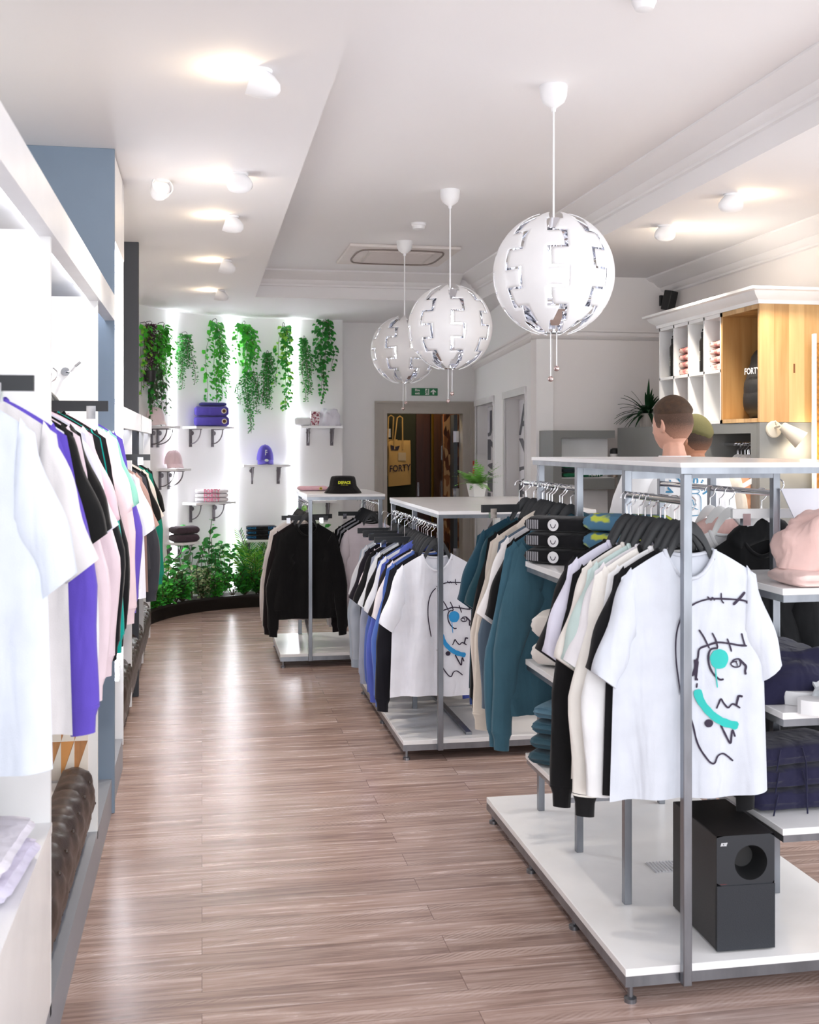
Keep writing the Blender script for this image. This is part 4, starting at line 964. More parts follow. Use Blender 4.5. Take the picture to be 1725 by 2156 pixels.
# slanted white sign holder at the far right
t = thing('sign_holder', 'slanted white acrylic sign holder standing on the upper right shelf', 'sign holder', (2.03, 3.4, SH[0]))
prev = [(-0.06, 0.0), (0.16, 0.0), (0.16, 0.24), (-0.13, 0.25)]
Mt = Matrix.Rotation(-0.35, 4, 'X')
bm = BM(); prism(bm, [(-0.05, 0.0), (0.16, 0.0), (0.16, 0.30), (-0.135, 0.30)], 0, 0.004, 'xz'); bmesh.ops.transform(bm, matrix=Mt, verts=bm.verts[:]); obj('sheet', bm, mat('acrylic_white', '#e4e5ee', 0.15), t, smooth=False)
bm = BM(); box(bm, -0.06, 0.17, -0.02, 0.12, 0.0, 0.006); obj('stand_foot', bm, mat('acrylic_white', '#e4e5ee', 0.15), t)
# subwoofer
P0 = Vector((1.492, 3.135, 0.1)); sw = 0.182; sd = 0.335; shh = 0.338
t = thing('subwoofer', 'black box subwoofer with round port standing on the nearest rack base', 'speaker', (P0.x, P0.y, 0.106), -0.02)
M_sub = mat('sub_vinyl', '#221f1f', 0.5, bump=0.3, bscale=300); M_subf = mat('sub_front', '#262a30', 0.42)
bm = BM(); box(bm, 0, sw, 0.001, sd, 0, shh); bm.faces.ensure_lookup_table(); bm.faces.remove(bm.faces[2]); obj('cabinet', bm, M_sub, t, bevel=0.003)
bm = BM(); PX, PZ, PR = sw * 0.59, shh * 0.755, 0.046
n = 40; rg = []
def sqr(a):   # point on the front rectangle's rim at an angle around the port
    dx, dz = math.cos(a), math.sin(a); best = 9
    for lim, d, c in ((sw - PX, dx, 1), (-PX, dx, 1), (shh - PZ, dz, 1), (-(PZ - shh * 0.56), dz, 1)):
        if abs(d) > 1e-6:
            k = lim / d
            if k > 0: best = min(best, k)
    return (PX + dx * best, PZ + dz * best)
R = [[Vector((*(lambda q: (q[0], 0.0))(sqr(2 * PI * k / n)), sqr(2 * PI * k / n)[1])) for k in range(n)],
     [Vector((PX + PR * 1.12 * math.cos(2 * PI * k / n), 0.0, PZ + PR * 1.12 * math.sin(2 * PI * k / n))) for k in range(n)],
     [Vector((PX + PR * math.cos(2 * PI * k / n), 0.012, PZ + PR * math.sin(2 * PI * k / n))) for k in range(n)],
     [Vector((PX + PR * 0.72 * math.cos(2 * PI * k / n), 0.06, PZ + PR * 0.72 * math.sin(2 * PI * k / n))) for k in range(n)]]
rings(bm, R[:2], False, False); obj('front_baffle', bm, M_subf, t, angle=0.8)
bm = BM(); rings(bm, R[1:], False, True); obj('port', bm, M_black, t, angle=0.8)
bm = BM(); box(bm, 0, sw, -0.003, 0.01, 0, shh * 0.565); obj('grille', bm, mat('sub_grille', '#23272e', 0.6, bump=0.5, bscale=500), t)
me = text_mesh('BOSE', 0.013, 0.0006, bold=0.0006, fn=lambda c: Vector((c.x * 0.62 + c.y * 0.35 + 0.022, -0.001, c.y + shh * 0.925))); obj('badge', me, mat('badge_silver', '#d7d9dd', 0.4), t)
me = text_mesh('Acoustimass', 0.0042, 0.0004, fn=lambda c: Vector((c.x + 0.021, -0.001, c.y + shh * 0.58))); obj('lettering', me, mat('sub_red', '#8a3a3e', 0.5), t)
bm = BM(); [box(bm, x, x + 0.014, y, y + 0.014, -0.006, 0) for x in (0.008, sw - 0.022) for y in (0.015, sd - 0.03)]; obj('foot', bm, M_black, t)
# bucket hat
t = thing('bucket_hat', 'black bucket hat with yellow lettering on top of the far rack', 'hat', (1.02, 8.32, 1.241)); t.scale = (1.0, 0.9, 1.0)
prof = [(0.138, 0.0), (0.136, 0.006), (0.122, 0.025), (0.104, 0.048), (0.101, 0.055), (0.096, 0.085), (0.090, 0.112), (0.082, 0.122), (0.05, 0.126), (0.0, 0.127)]
bm = BM(); lathe(bm, prof[:5], 40, cap0=False, cap1=False); obj('brim', bm, cloth('#141315'), t, angle=1.5)
bm = BM(); lathe(bm, [(0.1015, 0.052)] + prof[5:-1] + [(0.001, 0.127)], 40, cap0=False); obj('crown', bm, cloth('#161517'), t, angle=1.2)
def on_hat(c): a = c.x / 0.1; r = 0.101 - max(0, c.y + 0.02) * 0.14; return Vector((math.sin(a) * r, -math.cos(a) * r - 0.002, 0.078 + c.y))
obj('lettering', text_mesh('DEFACE', 0.027, 0.0006, bold=0.0012, fn=on_hat), mat('ink_yellow', '#d3da2a', 0.6), t)
obj('lettering', text_mesh('clothing company', 0.0075, 0.0004, fn=lambda c: on_hat(Vector((c.x, c.y - 0.017, 0)))), mat('ink_yellow', '#d3da2a', 0.6), t)
o = folded('folded_shirt', 0.22, 0.16, 0.035, (0.84, 8.78, 1.242), 0.1, '#f0c3cf', 'pink folded top lying behind the bucket hat on the far rack', 'folded clothes', seed=40, extra=badge('#e7d36b', '#8a6a3a', 0.22, 0.012))
# fern in white pot
def frond(bm, base, dir2, L, h, droop, n=11, w=0.02, mi=0, tilt=0.35):
    pts = []
    for k in range(n + 1):
        s = k / n; pts.append(base + Vector((dir2[0] * L * s, dir2[1] * L * s, h * s - droop * s * s)))
    side = Vector((-dir2[1], dir2[0], 0))
    for k in range(1, n + 1):
        s = k / n; ww = w * math.sin(PI * (0.12 + 0.85 * s)) + 0.003; t = (pts[k] - pts[k - 1])
        for sg in (-1, 1):
            a = pts[k - 1].lerp(pts[k], 0.2); b2 = pts[k - 1].lerp(pts[k], 0.85); tip = a + side * sg * ww * 2.2 + t * 0.7 + Vector((0, 0, -0.2 * ww))
            m_ = (a + tip) / 2 + Vector((0, 0, 0.15 * ww)); f = bm.faces.new([bm.verts.new(p) for p in (a, (a + m_) / 2 - t * 0.25, tip, (b2 + m_) / 2 + t * 0.15, b2)]); f.material_index = mi
t = thing('potted_fern', 'small green fern in a white square pot on the middle rack top', 'plant', tuple(Vector((onz(1004, 1046, 1.262).x, onz(1004, 1046, 1.262).y, 1.263))))
bm = BM(); R = [[Vector((sx * w, sy * w, z)) for sx, sy in ((-1, -1), (1, -1), (1, 1), (-1, 1))] for z, w in ((0, 0.036), (0.085, 0.05), (0.085, 0.043), (0.07, 0.042))]; rings(bm, R, True, True); obj('pot', bm, M_pot, t, angle=0.5, rot=(0, 0, 0.25))
bm = BM(); rf = random.Random(5)
for k in range(46):
    a = rf.uniform(0, 2 * PI); frond(bm, Vector((0, 0, 0.075)), (math.cos(a), math.sin(a)), rf.uniform(0.06, 0.18), rf.uniform(0.05, 0.17), rf.uniform(0.0, 0.09), w=0.011)
obj('foliage', bm, leafm('fern', '#6fae46'), t, smooth=False)
#@@WALLGOODS
def wall_shelf(u0, u1, v, label, depth=0.23):
    pa, n = wall_y((u0 + u1) / 2); wd = (ony(u1, v, pa.y - 0.12).x - ony(u0, v, pa.y - 0.12).x); z = ony((u0 + u1) / 2, v, pa.y - 0.12).z
    rz = math.atan2(n.y, n.x) + PI / 2
    t = thing('wall_shelf', label, 'shelf', (pa.x, pa.y, z), rz)
    bm = BM(); box(bm, -wd / 2, wd / 2, -depth, -0.004, -0.022, 0); obj('board', bm, M_white, t)
    for sx in (-1, 1):
        x = sx * wd * 0.29
        bm = BM(); box(bm, x - 0.016, x + 0.016, -0.012, -0.003, -0.20, -0.024); box(bm, x - 0.012, x + 0.012, -depth + 0.05, -0.012, -0.032, -0.024)
        pts = [(x, -0.012 - (depth - 0.07) * math.sin(a), -0.17 + 0.14 * (1 - math.cos(a))) for a in [k * PI / 2 / 8 for k in range(9)]]; tube(bm, pts, 0.006, 6)
        lathe(bm, [(0.022, -0.004), (0.022, 0.004)], 14, Matrix.Translation((x, -0.03, -0.065)) @ Matrix.Rotation(PI / 2, 4, 'X')); obj('bracket', bm, M_iron, t)
    return Vector((pa.x, pa.y, z)), n, rz
def at(sh, dx, dist): p, n, rz = sh; return Vector((p.x + math.cos(rz) * dx + n.x * dist, p.y + math.sin(rz) * dx + n.y * dist, p.z))
s1 = wall_shelf(373, 474, 898, 'white wall shelf holding folded purple hoodies, upper left of planted wall')
PU = '#5b4fae'
for i in range(2): folded('folded_hoodie', 0.34 - 0.01 * i, 0.2, 0.10, tuple(at(s1, 0.035, 0.12) + Vector((0, 0, 0.001 + 0.10 * i))), 0.02, PU, ('purple folded hoodie, lower one on the upper left wall shelf', 'purple folded hoodie, upper one on the upper left wall shelf')[i], 'folded clothes', 'purple hoodies on the wall shelf', seed=50 + i, extra=badge('#e6dccb', '#6b4a2a', 0.36, 0.026))
folded('folded_hoodie', 0.26, 0.16, 0.035, tuple(at(s1, 0.05, 0.12) + Vector((0, 0, 0.202))), 0.05, '#3c3a7c', 'dark purple thin folded piece topping the purple hoodies', 'folded clothes', seed=53)
s2 = wall_shelf(630, 717, 897, 'white wall shelf at upper right of planted wall with lilac clothes')
heap('folded_tee_pile', at(s2, 0.09, 0.12).x, at(s2, 0.09, 0.12).y, s2[0].z + 0.001, 0.11, 0.08, 0.17, '#e6e3ee', 'pale lilac bundled top on the upper right wall shelf', 'folded clothes', 5, 0.25)
p = at(s2, -0.06, 0.12); bm = BM(); box(bm, p.x - 0.045, p.x + 0.045, p.y - 0.03, p.y + 0.03, p.z + 0.001, p.z + 0.15)
bo = obj('gift_box', bm, mat('box_cream', '#f2e8ea', 0.5)); tag(bo, 'small box with red speckled print beside the lilac bundle', 'box')
bm = BM(); rs = random.Random(2)
for k in range(60):
    xx = p.x + rs.uniform(-0.038, 0.038); zz = p.z + rs.uniform(0.01, 0.14); w = rs.uniform(0.003, 0.007); box(bm, xx - w, xx + w, p.y - 0.032, p.y - 0.03, zz - w, zz + w)
obj('speckle_print', bm, mat('speckle', '#c8607a', 0.5), bo)
folded('folded_shirt', 0.16, 0.14, 0.09, tuple(at(s2, -0.19, 0.12) + Vector((0, 0, 0.001))), 0, '#f2f2f4', 'white folded top at left end of the upper right wall shelf', 'folded clothes', seed=57)
s3 = wall_shelf(508, 607, 978, 'white wall shelf carrying the purple baseball cap')
s4 = wall_shelf(372, 478, 1057, 'white wall shelf with stacked white t-shirts, pink lettering')
for i in range(3): folded('folded_t_shirt', 0.32, 0.18, 0.042, tuple(at(s4, 0.03, 0.12) + Vector((0, 0, 0.001 + 0.042 * i))), 0, '#f2eff1', ('white folded t-shirt with pink lettering, bottom of three', 'white folded t-shirt with pink lettering, middle of three', 'white folded t-shirt with pink lettering, top of three')[i], 'folded clothes', 'white shirts with pink lettering', seed=60 + i, extra=words('FORTY', '#e58aa6', 0.05, 0.0, 0.5))
s5 = wall_shelf(500, 592, 1135, 'white wall shelf with stacked black clothes, low middle of planted wall')
for i in range(3): folded('folded_t_shirt', 0.30, 0.18, 0.046, tuple(at(s5, 0.0, 0.12) + Vector((0, 0, 0.001 + 0.046 * i))), 0, '#1a181c', ('black folded shirt with blue lettering, bottom of three', 'black folded shirt with blue lettering, middle of three', 'black folded shirt with blue lettering, top of three')[i], 'folded clothes', 'black shirts with blue lettering', seed=64 + i, extra=lambda o, L, w, h: (words('DEFACE', '#2d6fa3', 0.026, -0.34, 0.5, 0.001)(o, L, w, h), words('DFC', '#2d6fa3', 0.036, 0.33, 0.5, 0.001)(o, L, w, h)))
s6 = wall_shelf(318, 372, 987, 'white wall shelf at left of planted wall, partly behind hanging clothes')
s7 = wall_shelf(338, 392, 1142, 'low white wall shelf at left of planted wall behind green sweatshirt')
s8 = wall_shelf(628, 706, 1053, 'white wall shelf low right, seen under the far rack top')
for i in range(2): folded('folded_shirt', 0.24, 0.2, 0.075, tuple(at(s7, 0.02, 0.12) + Vector((0, 0, 0.001 + 0.076 * i))), 0.5, '#4a3d46', ('dark plum folded top, lower one beside the green sweatshirt', 'dark plum folded top, upper one beside the green sweatshirt')[i], 'folded clothes', 'dark plum folded tops', seed=70 + i)
def cap(loc, rz, colr, label, letter=None, lc='#e8e6f0'):
    t = thing('baseball_cap', label, 'cap', loc, rz)
    R = []
    for k in range(11):
        a = k / 11 * PI / 2; r = 0.092 * math.cos(a) ** 0.8; R.append([Vector((r * math.cos(b2) * 0.93, r * math.sin(b2), 0.005 + 0.135 * math.sin(a))) for b2 in [q * 2 * PI / 28 for q in range(28)]])
    bm = BM(); rings(bm, R, False, True); obj('crown', bm, cloth(colr), t, angle=1.5)
    bm = BM(); R = []
    for k in range(9):
        s = k / 8; R.append([Vector((math.sin(b2) * 0.083, -0.088 * math.cos(b2) - 0.07 * s * math.cos(b2) ** 0.7, 0.010 - 0.034 * s * (0.4 + 0.6 * s) - 0.012 * abs(math.sin(b2)) * s)) for b2 in [-1.3 + 2.6 * q / 14 for q in range(15)]])
    rings(bm, R, closed=False); o = obj('brim', bm, cloth(colr), t, angle=2); sm = o.modifiers.new('s', 'SOLIDIFY'); sm.thickness = 0.003
    if letter:
        def f(c): a = c.x / 0.09; zz = 0.07 + c.y; r = 0.088 * math.cos(math.asin(min(0.95, max(0, (zz - 0.005) / 0.135)))) ** 0.8; return Vector((math.sin(a) * r, -math.cos(a) * r - 0.016, zz))
        obj('lettering', text_mesh(letter, 0.062, 0.001, bold=0.002, fn=f), cloth(lc), t)
    bm = BM(); bmesh.ops.create_uvsphere(bm, u_segments=10, v_segments=6, radius=0.008, matrix=Matrix.Translation((0, 0, 0.137))); obj('button', bm, cloth(colr), t)
    return t
cp = cap(tuple(at(s3, -0.01, 0.11) + Vector((0, 0, 0.038))), 0.06, PU, 'purple baseball cap with white letter on the middle wall shelf', 'F'); cp.scale = (1.0, 1.0, 1.15)
bm = BM(); lathe(bm, [(0.02, 0), (0.02, 0.002)], 18, Matrix.Translation((0, -0.135, 0.004)) @ Matrix.Rotation(0.55, 4, 'X')); obj('sticker', bm, mat('sticker_silver', '#cfd0c8', 0.3, metal=0.4), cp)
cp = cap(tuple(at(s6, 0.0, 0.11) + Vector((0, 0, 0.038))), 0.4, '#eed3da', 'pale pink cap on the left wall shelf beside the clothes rail')
cap(tuple(ony(327, 888, wall_y(330)[0].y - 0.15)), 0.5, '#f0dde0', 'blush pink cap on high bracket near the left end of planted wall')
pp = ony(327, 896, wall_y(330)[0].y - 0.1); 
s9 = wall_shelf(305, 345, 897, 'small white shelf under the blush pink cap')
# upright LED strips
for i, u in enumerate((363, 489, 618)):
    pa, n = wall_y(u); rz = math.atan2(n.y, n.x) + PI / 2
    bm = BM(); box(bm, -0.012, 0.012, -0.016, -0.002, 0.14, H - 0.01)
    o = obj('led_strip', bm, M_led, loc=(pa.x, pa.y, 0), rot=(0, 0, rz)); tag(o, ('leftmost glowing upright light strip on planted wall', 'middle glowing upright light strip on planted wall', 'rightmost glowing upright light strip on planted wall')[i], 'light strip', 'upright wall light strips')
# ---------------------------------------------------------------- hanging plants
def leaf(bm, p, d, L, w, nrm, mi=0, fold=0.25):
    d = d.normalized(); s = d.cross(nrm)
    if s.length < 1e-4: s = Vector((1, 0, 0))
    s.normalize(); n = s.cross(d)
    a = p; t = p + d * L; m1 = p + d * L * 0.38; m2 = p + d * L * 0.72
    v = [bm.verts.new(q) for q in (a, m1 + s * w + n * w * fold, m2 + s * w * 0.62 + n * w * fold * 0.6, t - n * L * 0.12, m2 - s * w * 0.62 + n * w * fold * 0.6, m1 - s * w + n * w * fold)]
    mid = bm.verts.new(m1); 
    for i in range(6):
        if i in (0,): pass
    for q in ((v[0], v[1], mid), (v[1], v[2], mid), (v[2], v[3], mid), (v[3], v[4], mid), (v[4], v[5], mid), (v[5], v[0], mid)):
        bm.faces.new(q).material_index = mi
def hanging(u, v0, v1, wpx, kind, label, mats, seed, nv=7, dist=0.10, dens=1.0):
    pa, n = wall_y(u); y = pa.y - dist; top = ony(u, v0, y); bot = ony(u, v1, y); Wd = wpx / FPX * 11.4; rr = random.Random(seed)
    t = thing('hanging_plant', label, 'plant', tuple(top), math.atan2(n.y, n.x) + PI / 2, 'hanging plants on the planted wall' if False else None)
    Lz = top.z - bot.z; sb = BM(); fb = BM()
    for k in range(nv):
        x0 = rr.uniform(-0.3, 0.3) * Wd; x1 = rr.uniform(-0.5, 0.5) * Wd; Lk = Lz * (rr.uniform(0.45, 1.0) if k else 1.0); yb = rr.uniform(-0.05, 0.05); N = 14; pts = []
        if k == 0: x1 *= 0.4
        for j in range(N + 1):
            s = j / N; x = x0 * (1 - s) + x1 * math.sin(min(1, s * 1.6) * PI / 2) + 0.012 * math.sin(s * 9 + k); pts.append(Vector((x * min(1, s * 5 + 0.3), yb * min(1, s * 4), 0.02 * math.sin(min(1, s * 6) * PI) - Lk * s)))
        tube(sb, pts, 0.0022, 4)
        step = {'ivy': 0.021, 'fine': 0.0085, 'string': 0.008}[kind] / dens; tot = Lk; d = 0.0
        while d < tot:
            s = d / tot; j = min(N - 1, int(s * N)); p = pts[j].lerp(pts[j + 1], s * N - j); d += step * rr.uniform(0.6, 1.3)
            a = rr.uniform(0, 2 * PI); out = Vector((math.cos(a), math.sin(a) * 0.8 - 0.35, rr.uniform(-0.8, 0.25)))
            if kind == 'ivy':
                sz = rr.uniform(0.040, 0.075) * (1 - 0.35 * s); leaf(fb, p + out * 0.02, out + Vector((0, 0, -0.5)), sz, sz * 0.42, Vector((out.x * 0.5, -1, 0.6)), mi=rr.choice((0, 0, 1)))
            else:
                for _ in range(2):
                    a = rr.uniform(0, 2 * PI); out = Vector((math.cos(a), math.sin(a) - 0.2, rr.uniform(-0.5, 0.35))); sz = rr.uniform(0.018, 0.036) * (1 - 0.3 * s)
                    leaf(fb, p + out * rr.uniform(0, 0.022), out, sz, sz * 0.30, Vector((0, -1, 0.5)), mi=rr.choice((0, 1)))
    obj('vines', sb, M_stem, t); obj('foliage', fb, mats, t, smooth=False)
    bm = BM(); tube(bm, [(0, dist - 0.004, 0.0), (0, dist * 0.4, 0.03), (0, 0, 0.035), (0.01, -0.01, 0.02), (0.005, 0.0, 0.0)], 0.0035, 6); obj('hook', bm, M_iron, t)
IVY = [L_green, L_lime]; IVD = [L_mid, L_green]
hanging(305, 686, 830, 30, 'ivy', 'narrow bright ivy at the far left edge of the planted wall', IVY, 11, 4)
hanging(317, 684, 812, 38, 'string', 'purplish brown trailing plant at left of the planted wall', [L_purple, leafm('mauve', '#7a5a6a')], 12, 9)
hanging(343, 686, 805, 46, 'ivy', 'bright green ivy against the leftmost light strip', [L_green, L_green], 13, 9, dens=1.5)
hanging(330, 775, 892, 44, 'ivy', 'greyish green cascading ivy in dark pot beneath the bright ivy', [L_grey, L_mid], 14, 8, dens=1.4, dist=0.14)
hanging(391, 706, 820, 40, 'fine', 'fine leaved trailing fern just right of leftmost light strip', [L_dark, L_mid], 15, 9)
hanging(454, 678, 852, 48, 'ivy', 'long heart leaved vine above the purple hoodies', [L_green, L_mid], 16, 7, dens=1.1)
hanging(514, 683, 790, 48, 'ivy', 'bushy ivy immediately right of the middle light strip', [L_green, L_mid], 17, 9, dens=1.4)
hanging(524, 785, 912, 46, 'fine', 'lowest cascading fern in the middle of the planted wall', [L_mid, L_dark], 18, 9)
hanging(563, 745, 862, 28, 'fine', 'slim dark trailing plant with bare hook stem near centre', [L_dark, L_mid], 19, 8)
hanging(597, 686, 862, 38, 'ivy', 'light green vine immediately left of the rightmost light strip', [L_mid, L_lime], 20, 6)
hanging(640, 714, 845, 32, 'fine', 'fine leaved trailing plant right of the rightmost light strip', [L_dark, L_mid], 21, 8)
hanging(683, 675, 850, 48, 'ivy', 'dark green heart leaved vine at right end of planted wall', [L_dark, L_mid], 22, 6, dens=1.2)
pa, n = wall_y(316); p = ony(316, 792, pa.y - 0.16); bm = BM(); lathe(bm, [(0.05, -0.05), (0.06, 0.05), (0.052, 0.05), (0.048, 0.03)], 20, Matrix.Translation(p)); o = obj('wall_pot', bm, M_planter); tag(o, 'small black plant pot fixed high on the planted wall', 'plant pot')
bm = BM(); tube(bm, [(p.x, p.y + 0.05, p.z), (p.x, pa.y - 0.0, p.z)], 0.008, 6); obj('bracket', bm, M_iron, o)
# ---------------------------------------------------------------- planter
PP = smooth_path([(-0.50, 10.0), (-0.42, 10.42), (-0.22, 10.80), (0.08, 11.08), (0.45, 11.24), (0.8, 11.27), (1.43, 11.27)])
bm = BM(); wall_strip(bm, PP, 0.0, 0.125, 0.03); po = obj('planter', bm, M_planter, angle=0.5); tag(po, 'low curved black planter along the foot of the planted wall', 'planter')
bm = BM(); poly = [(p.x, p.y) for p in PP] + [(p.x, p.y - 0.02) for p in WPs[::-1] if p.x > -0.95]
prism(bm, [(a, b2) for a, b2 in poly], 0.0, 0.105, 'xy'); obj('soil', bm, M_soil, po)
def bush(x, y, z, h, r, kind, label, mats, seed, n=16):
    rr = random.Random(seed); t = thing('planter_plant' if kind != 'palm' else 'palm', label, 'plant', (x, y, z)); sb = BM(); fb = BM()
    if kind == 'palm':
        for k in range(n):
            a = rr.uniform(0, 2 * PI); L = r * rr.uniform(0.6, 1.1); hh = h * rr.uniform(0.7, 1.05); dr = hh * rr.uniform(0.25, 0.6); d2 = (math.cos(a), math.sin(a) * 0.6)
            pts = [Vector((d2[0] * L * s, d2[1] * L * s, hh * s * 1.3 - dr * s * s)) for s in [q / 10 for q in range(11)]]; tube(sb, pts, 0.003, 4)
            for q in range(4, 11):
                for m_ in range(2):
                    pq = pts[q - 1].lerp(pts[q], m_ / 2); tt = (pts[q] - pts[q - 1]).normalized()
                    for sg in (-1, 1): leaf(fb, pq, tt * 0.75 + Vector((-d2[1], d2[0], 0)) * sg * 0.8 + Vector((0, 0, -0.25)), 0.13 * r / 0.35, 0.006, Vector((0, 0, 1)), mi=rr.choice((0, 1)))
    else:
        for k in range(n):
            a = rr.uniform(0, 2 * PI); L = r * rr.uniform(0.1, 0.8); hh = h * rr.uniform(0.55, 1.0); bend = rr.uniform(-0.04, 0.04)
            pts = [Vector((math.cos(a) * L * s + bend * math.sin(s * PI), math.sin(a) * L * s * 0.6, hh * s)) for s in [q / 8 for q in range(9)]]; tube(sb, pts, 0.003, 4)
            if kind == 'broad':
                m_ = int(hh / 0.045)
                for q in range(2, m_ + 1):
                    s = q / m_; j = min(7, int(s * 8)); p = pts[j].lerp(pts[j + 1], s * 8 - j); b2 = rr.uniform(0, 2 * PI); out = Vector((math.cos(b2), math.sin(b2) * 0.7 - 0.2, rr.uniform(-0.1, 0.8))); sz = rr.uniform(0.06, 0.10); leaf(fb, p, out, sz, sz * 0.33, Vector((0, -0.7, 1)), mi=rr.choice((0, 0, 1)))
            else:
                for q in range(int(26)):
                    s = rr.uniform(0.15, 1); j = min(7, int(s * 8)); p = pts[j].lerp(pts[j + 1], s * 8 - j); b2 = rr.uniform(0, 2 * PI); out = Vector((math.cos(b2), math.sin(b2), rr.uniform(-0.2, 1))); sz = rr.uniform(0.02, 0.045); leaf(fb, p + out * rr.uniform(0, 0.04), out, sz, sz * 0.42, Vector((0, -0.6, 1)), mi=rr.choice((0, 1)))
    lim = wall_y(CX + FPX * ((x * Rt[0] + y * Rt[1]) / (x * Fw[0] + y * Fw[1])))[0].y - y - 0.03
    for bq in (sb, fb):
        for vt in bq.verts:
            if vt.co.y > lim - 0.02: vt.co.y = lim - 0.02 + (vt.co.y - lim) * 0.05
    obj('stems', sb, M_stem, t); obj('foliage', fb, mats, t, smooth=False)
BR = [L_dark, L_mid]; GR = [L_mid, L_green]
L_mot = [leafm('mottled', '#3e6b3a'), L_pale]
PL = [(405, 11.25, 0.70, 0.20, 'broad', 'tall rubber leaved plant left of centre in the planter', BR, 7), (436, 11.22, 0.78, 0.16, 'broad', 'tallest broad leaved plant in the planter', BR, 6), (466, 11.38, 0.62, 0.2, 'broad', 'broad leaved plant just left of the middle light strip', BR, 8),
      (345, 10.75, 0.55, 0.25, 'broad', 'broad leaved plant at left end of the planter', [L_mid, L_lime], 9), (372, 10.95, 0.40, 0.25, 'broad', 'mottled leaved plant behind the left front foliage', L_mot, 10), (540, 11.42, 0.62, 0.38, 'palm', 'small feathery palm at right end of the planter', [L_lime, L_mid], 22),
      (327, 10.48, 0.28, 0.2, 'fine', 'bright trailing shrub at planter left tip', GR, 22), (352, 10.78, 0.24, 0.2, 'fine', 'low bright green shrub second from the planter left tip', GR, 22), (385, 10.98, 0.26, 0.2, 'fine', 'low bright green shrub third along the planter front', GR, 24),
      (425, 11.12, 0.30, 0.22, 'fine', 'reddish green mottled low shrub mid planter', L_mot, 20), (455, 11.17, 0.25, 0.2, 'fine', 'low green shrub below the tallest plant', GR, 24), (490, 11.3, 0.30, 0.2, 'broad', 'dark leaved low plant under the middle light strip', BR, 9),
      (515, 11.36, 0.26, 0.2, 'fine', 'low green shrub right of the middle light strip', GR, 26), (548, 11.38, 0.26, 0.2, 'fine', 'low green shrub in front of the palm', [L_green, L_dark], 26), (590, 11.45, 0.35, 0.2, 'broad', 'broad leaved plant partly hidden by the far rack clothes', BR, 9),
      (660, 11.5, 0.85, 0.22, 'broad', 'large leaved plant seen between the far rack clothes', [L_mid, L_lime], 8), (620, 11.48, 0.3, 0.2, 'fine', 'low shrub hidden behind the far rack clothes', GR, 18)]
for i, (u, y, h, r, kd, lb, ms, n) in enumerate(PL):
    x = ony(u, 1200, y).x; bush(x, y, 0.104, h, r, kd, lb, ms, 40 + i, n)
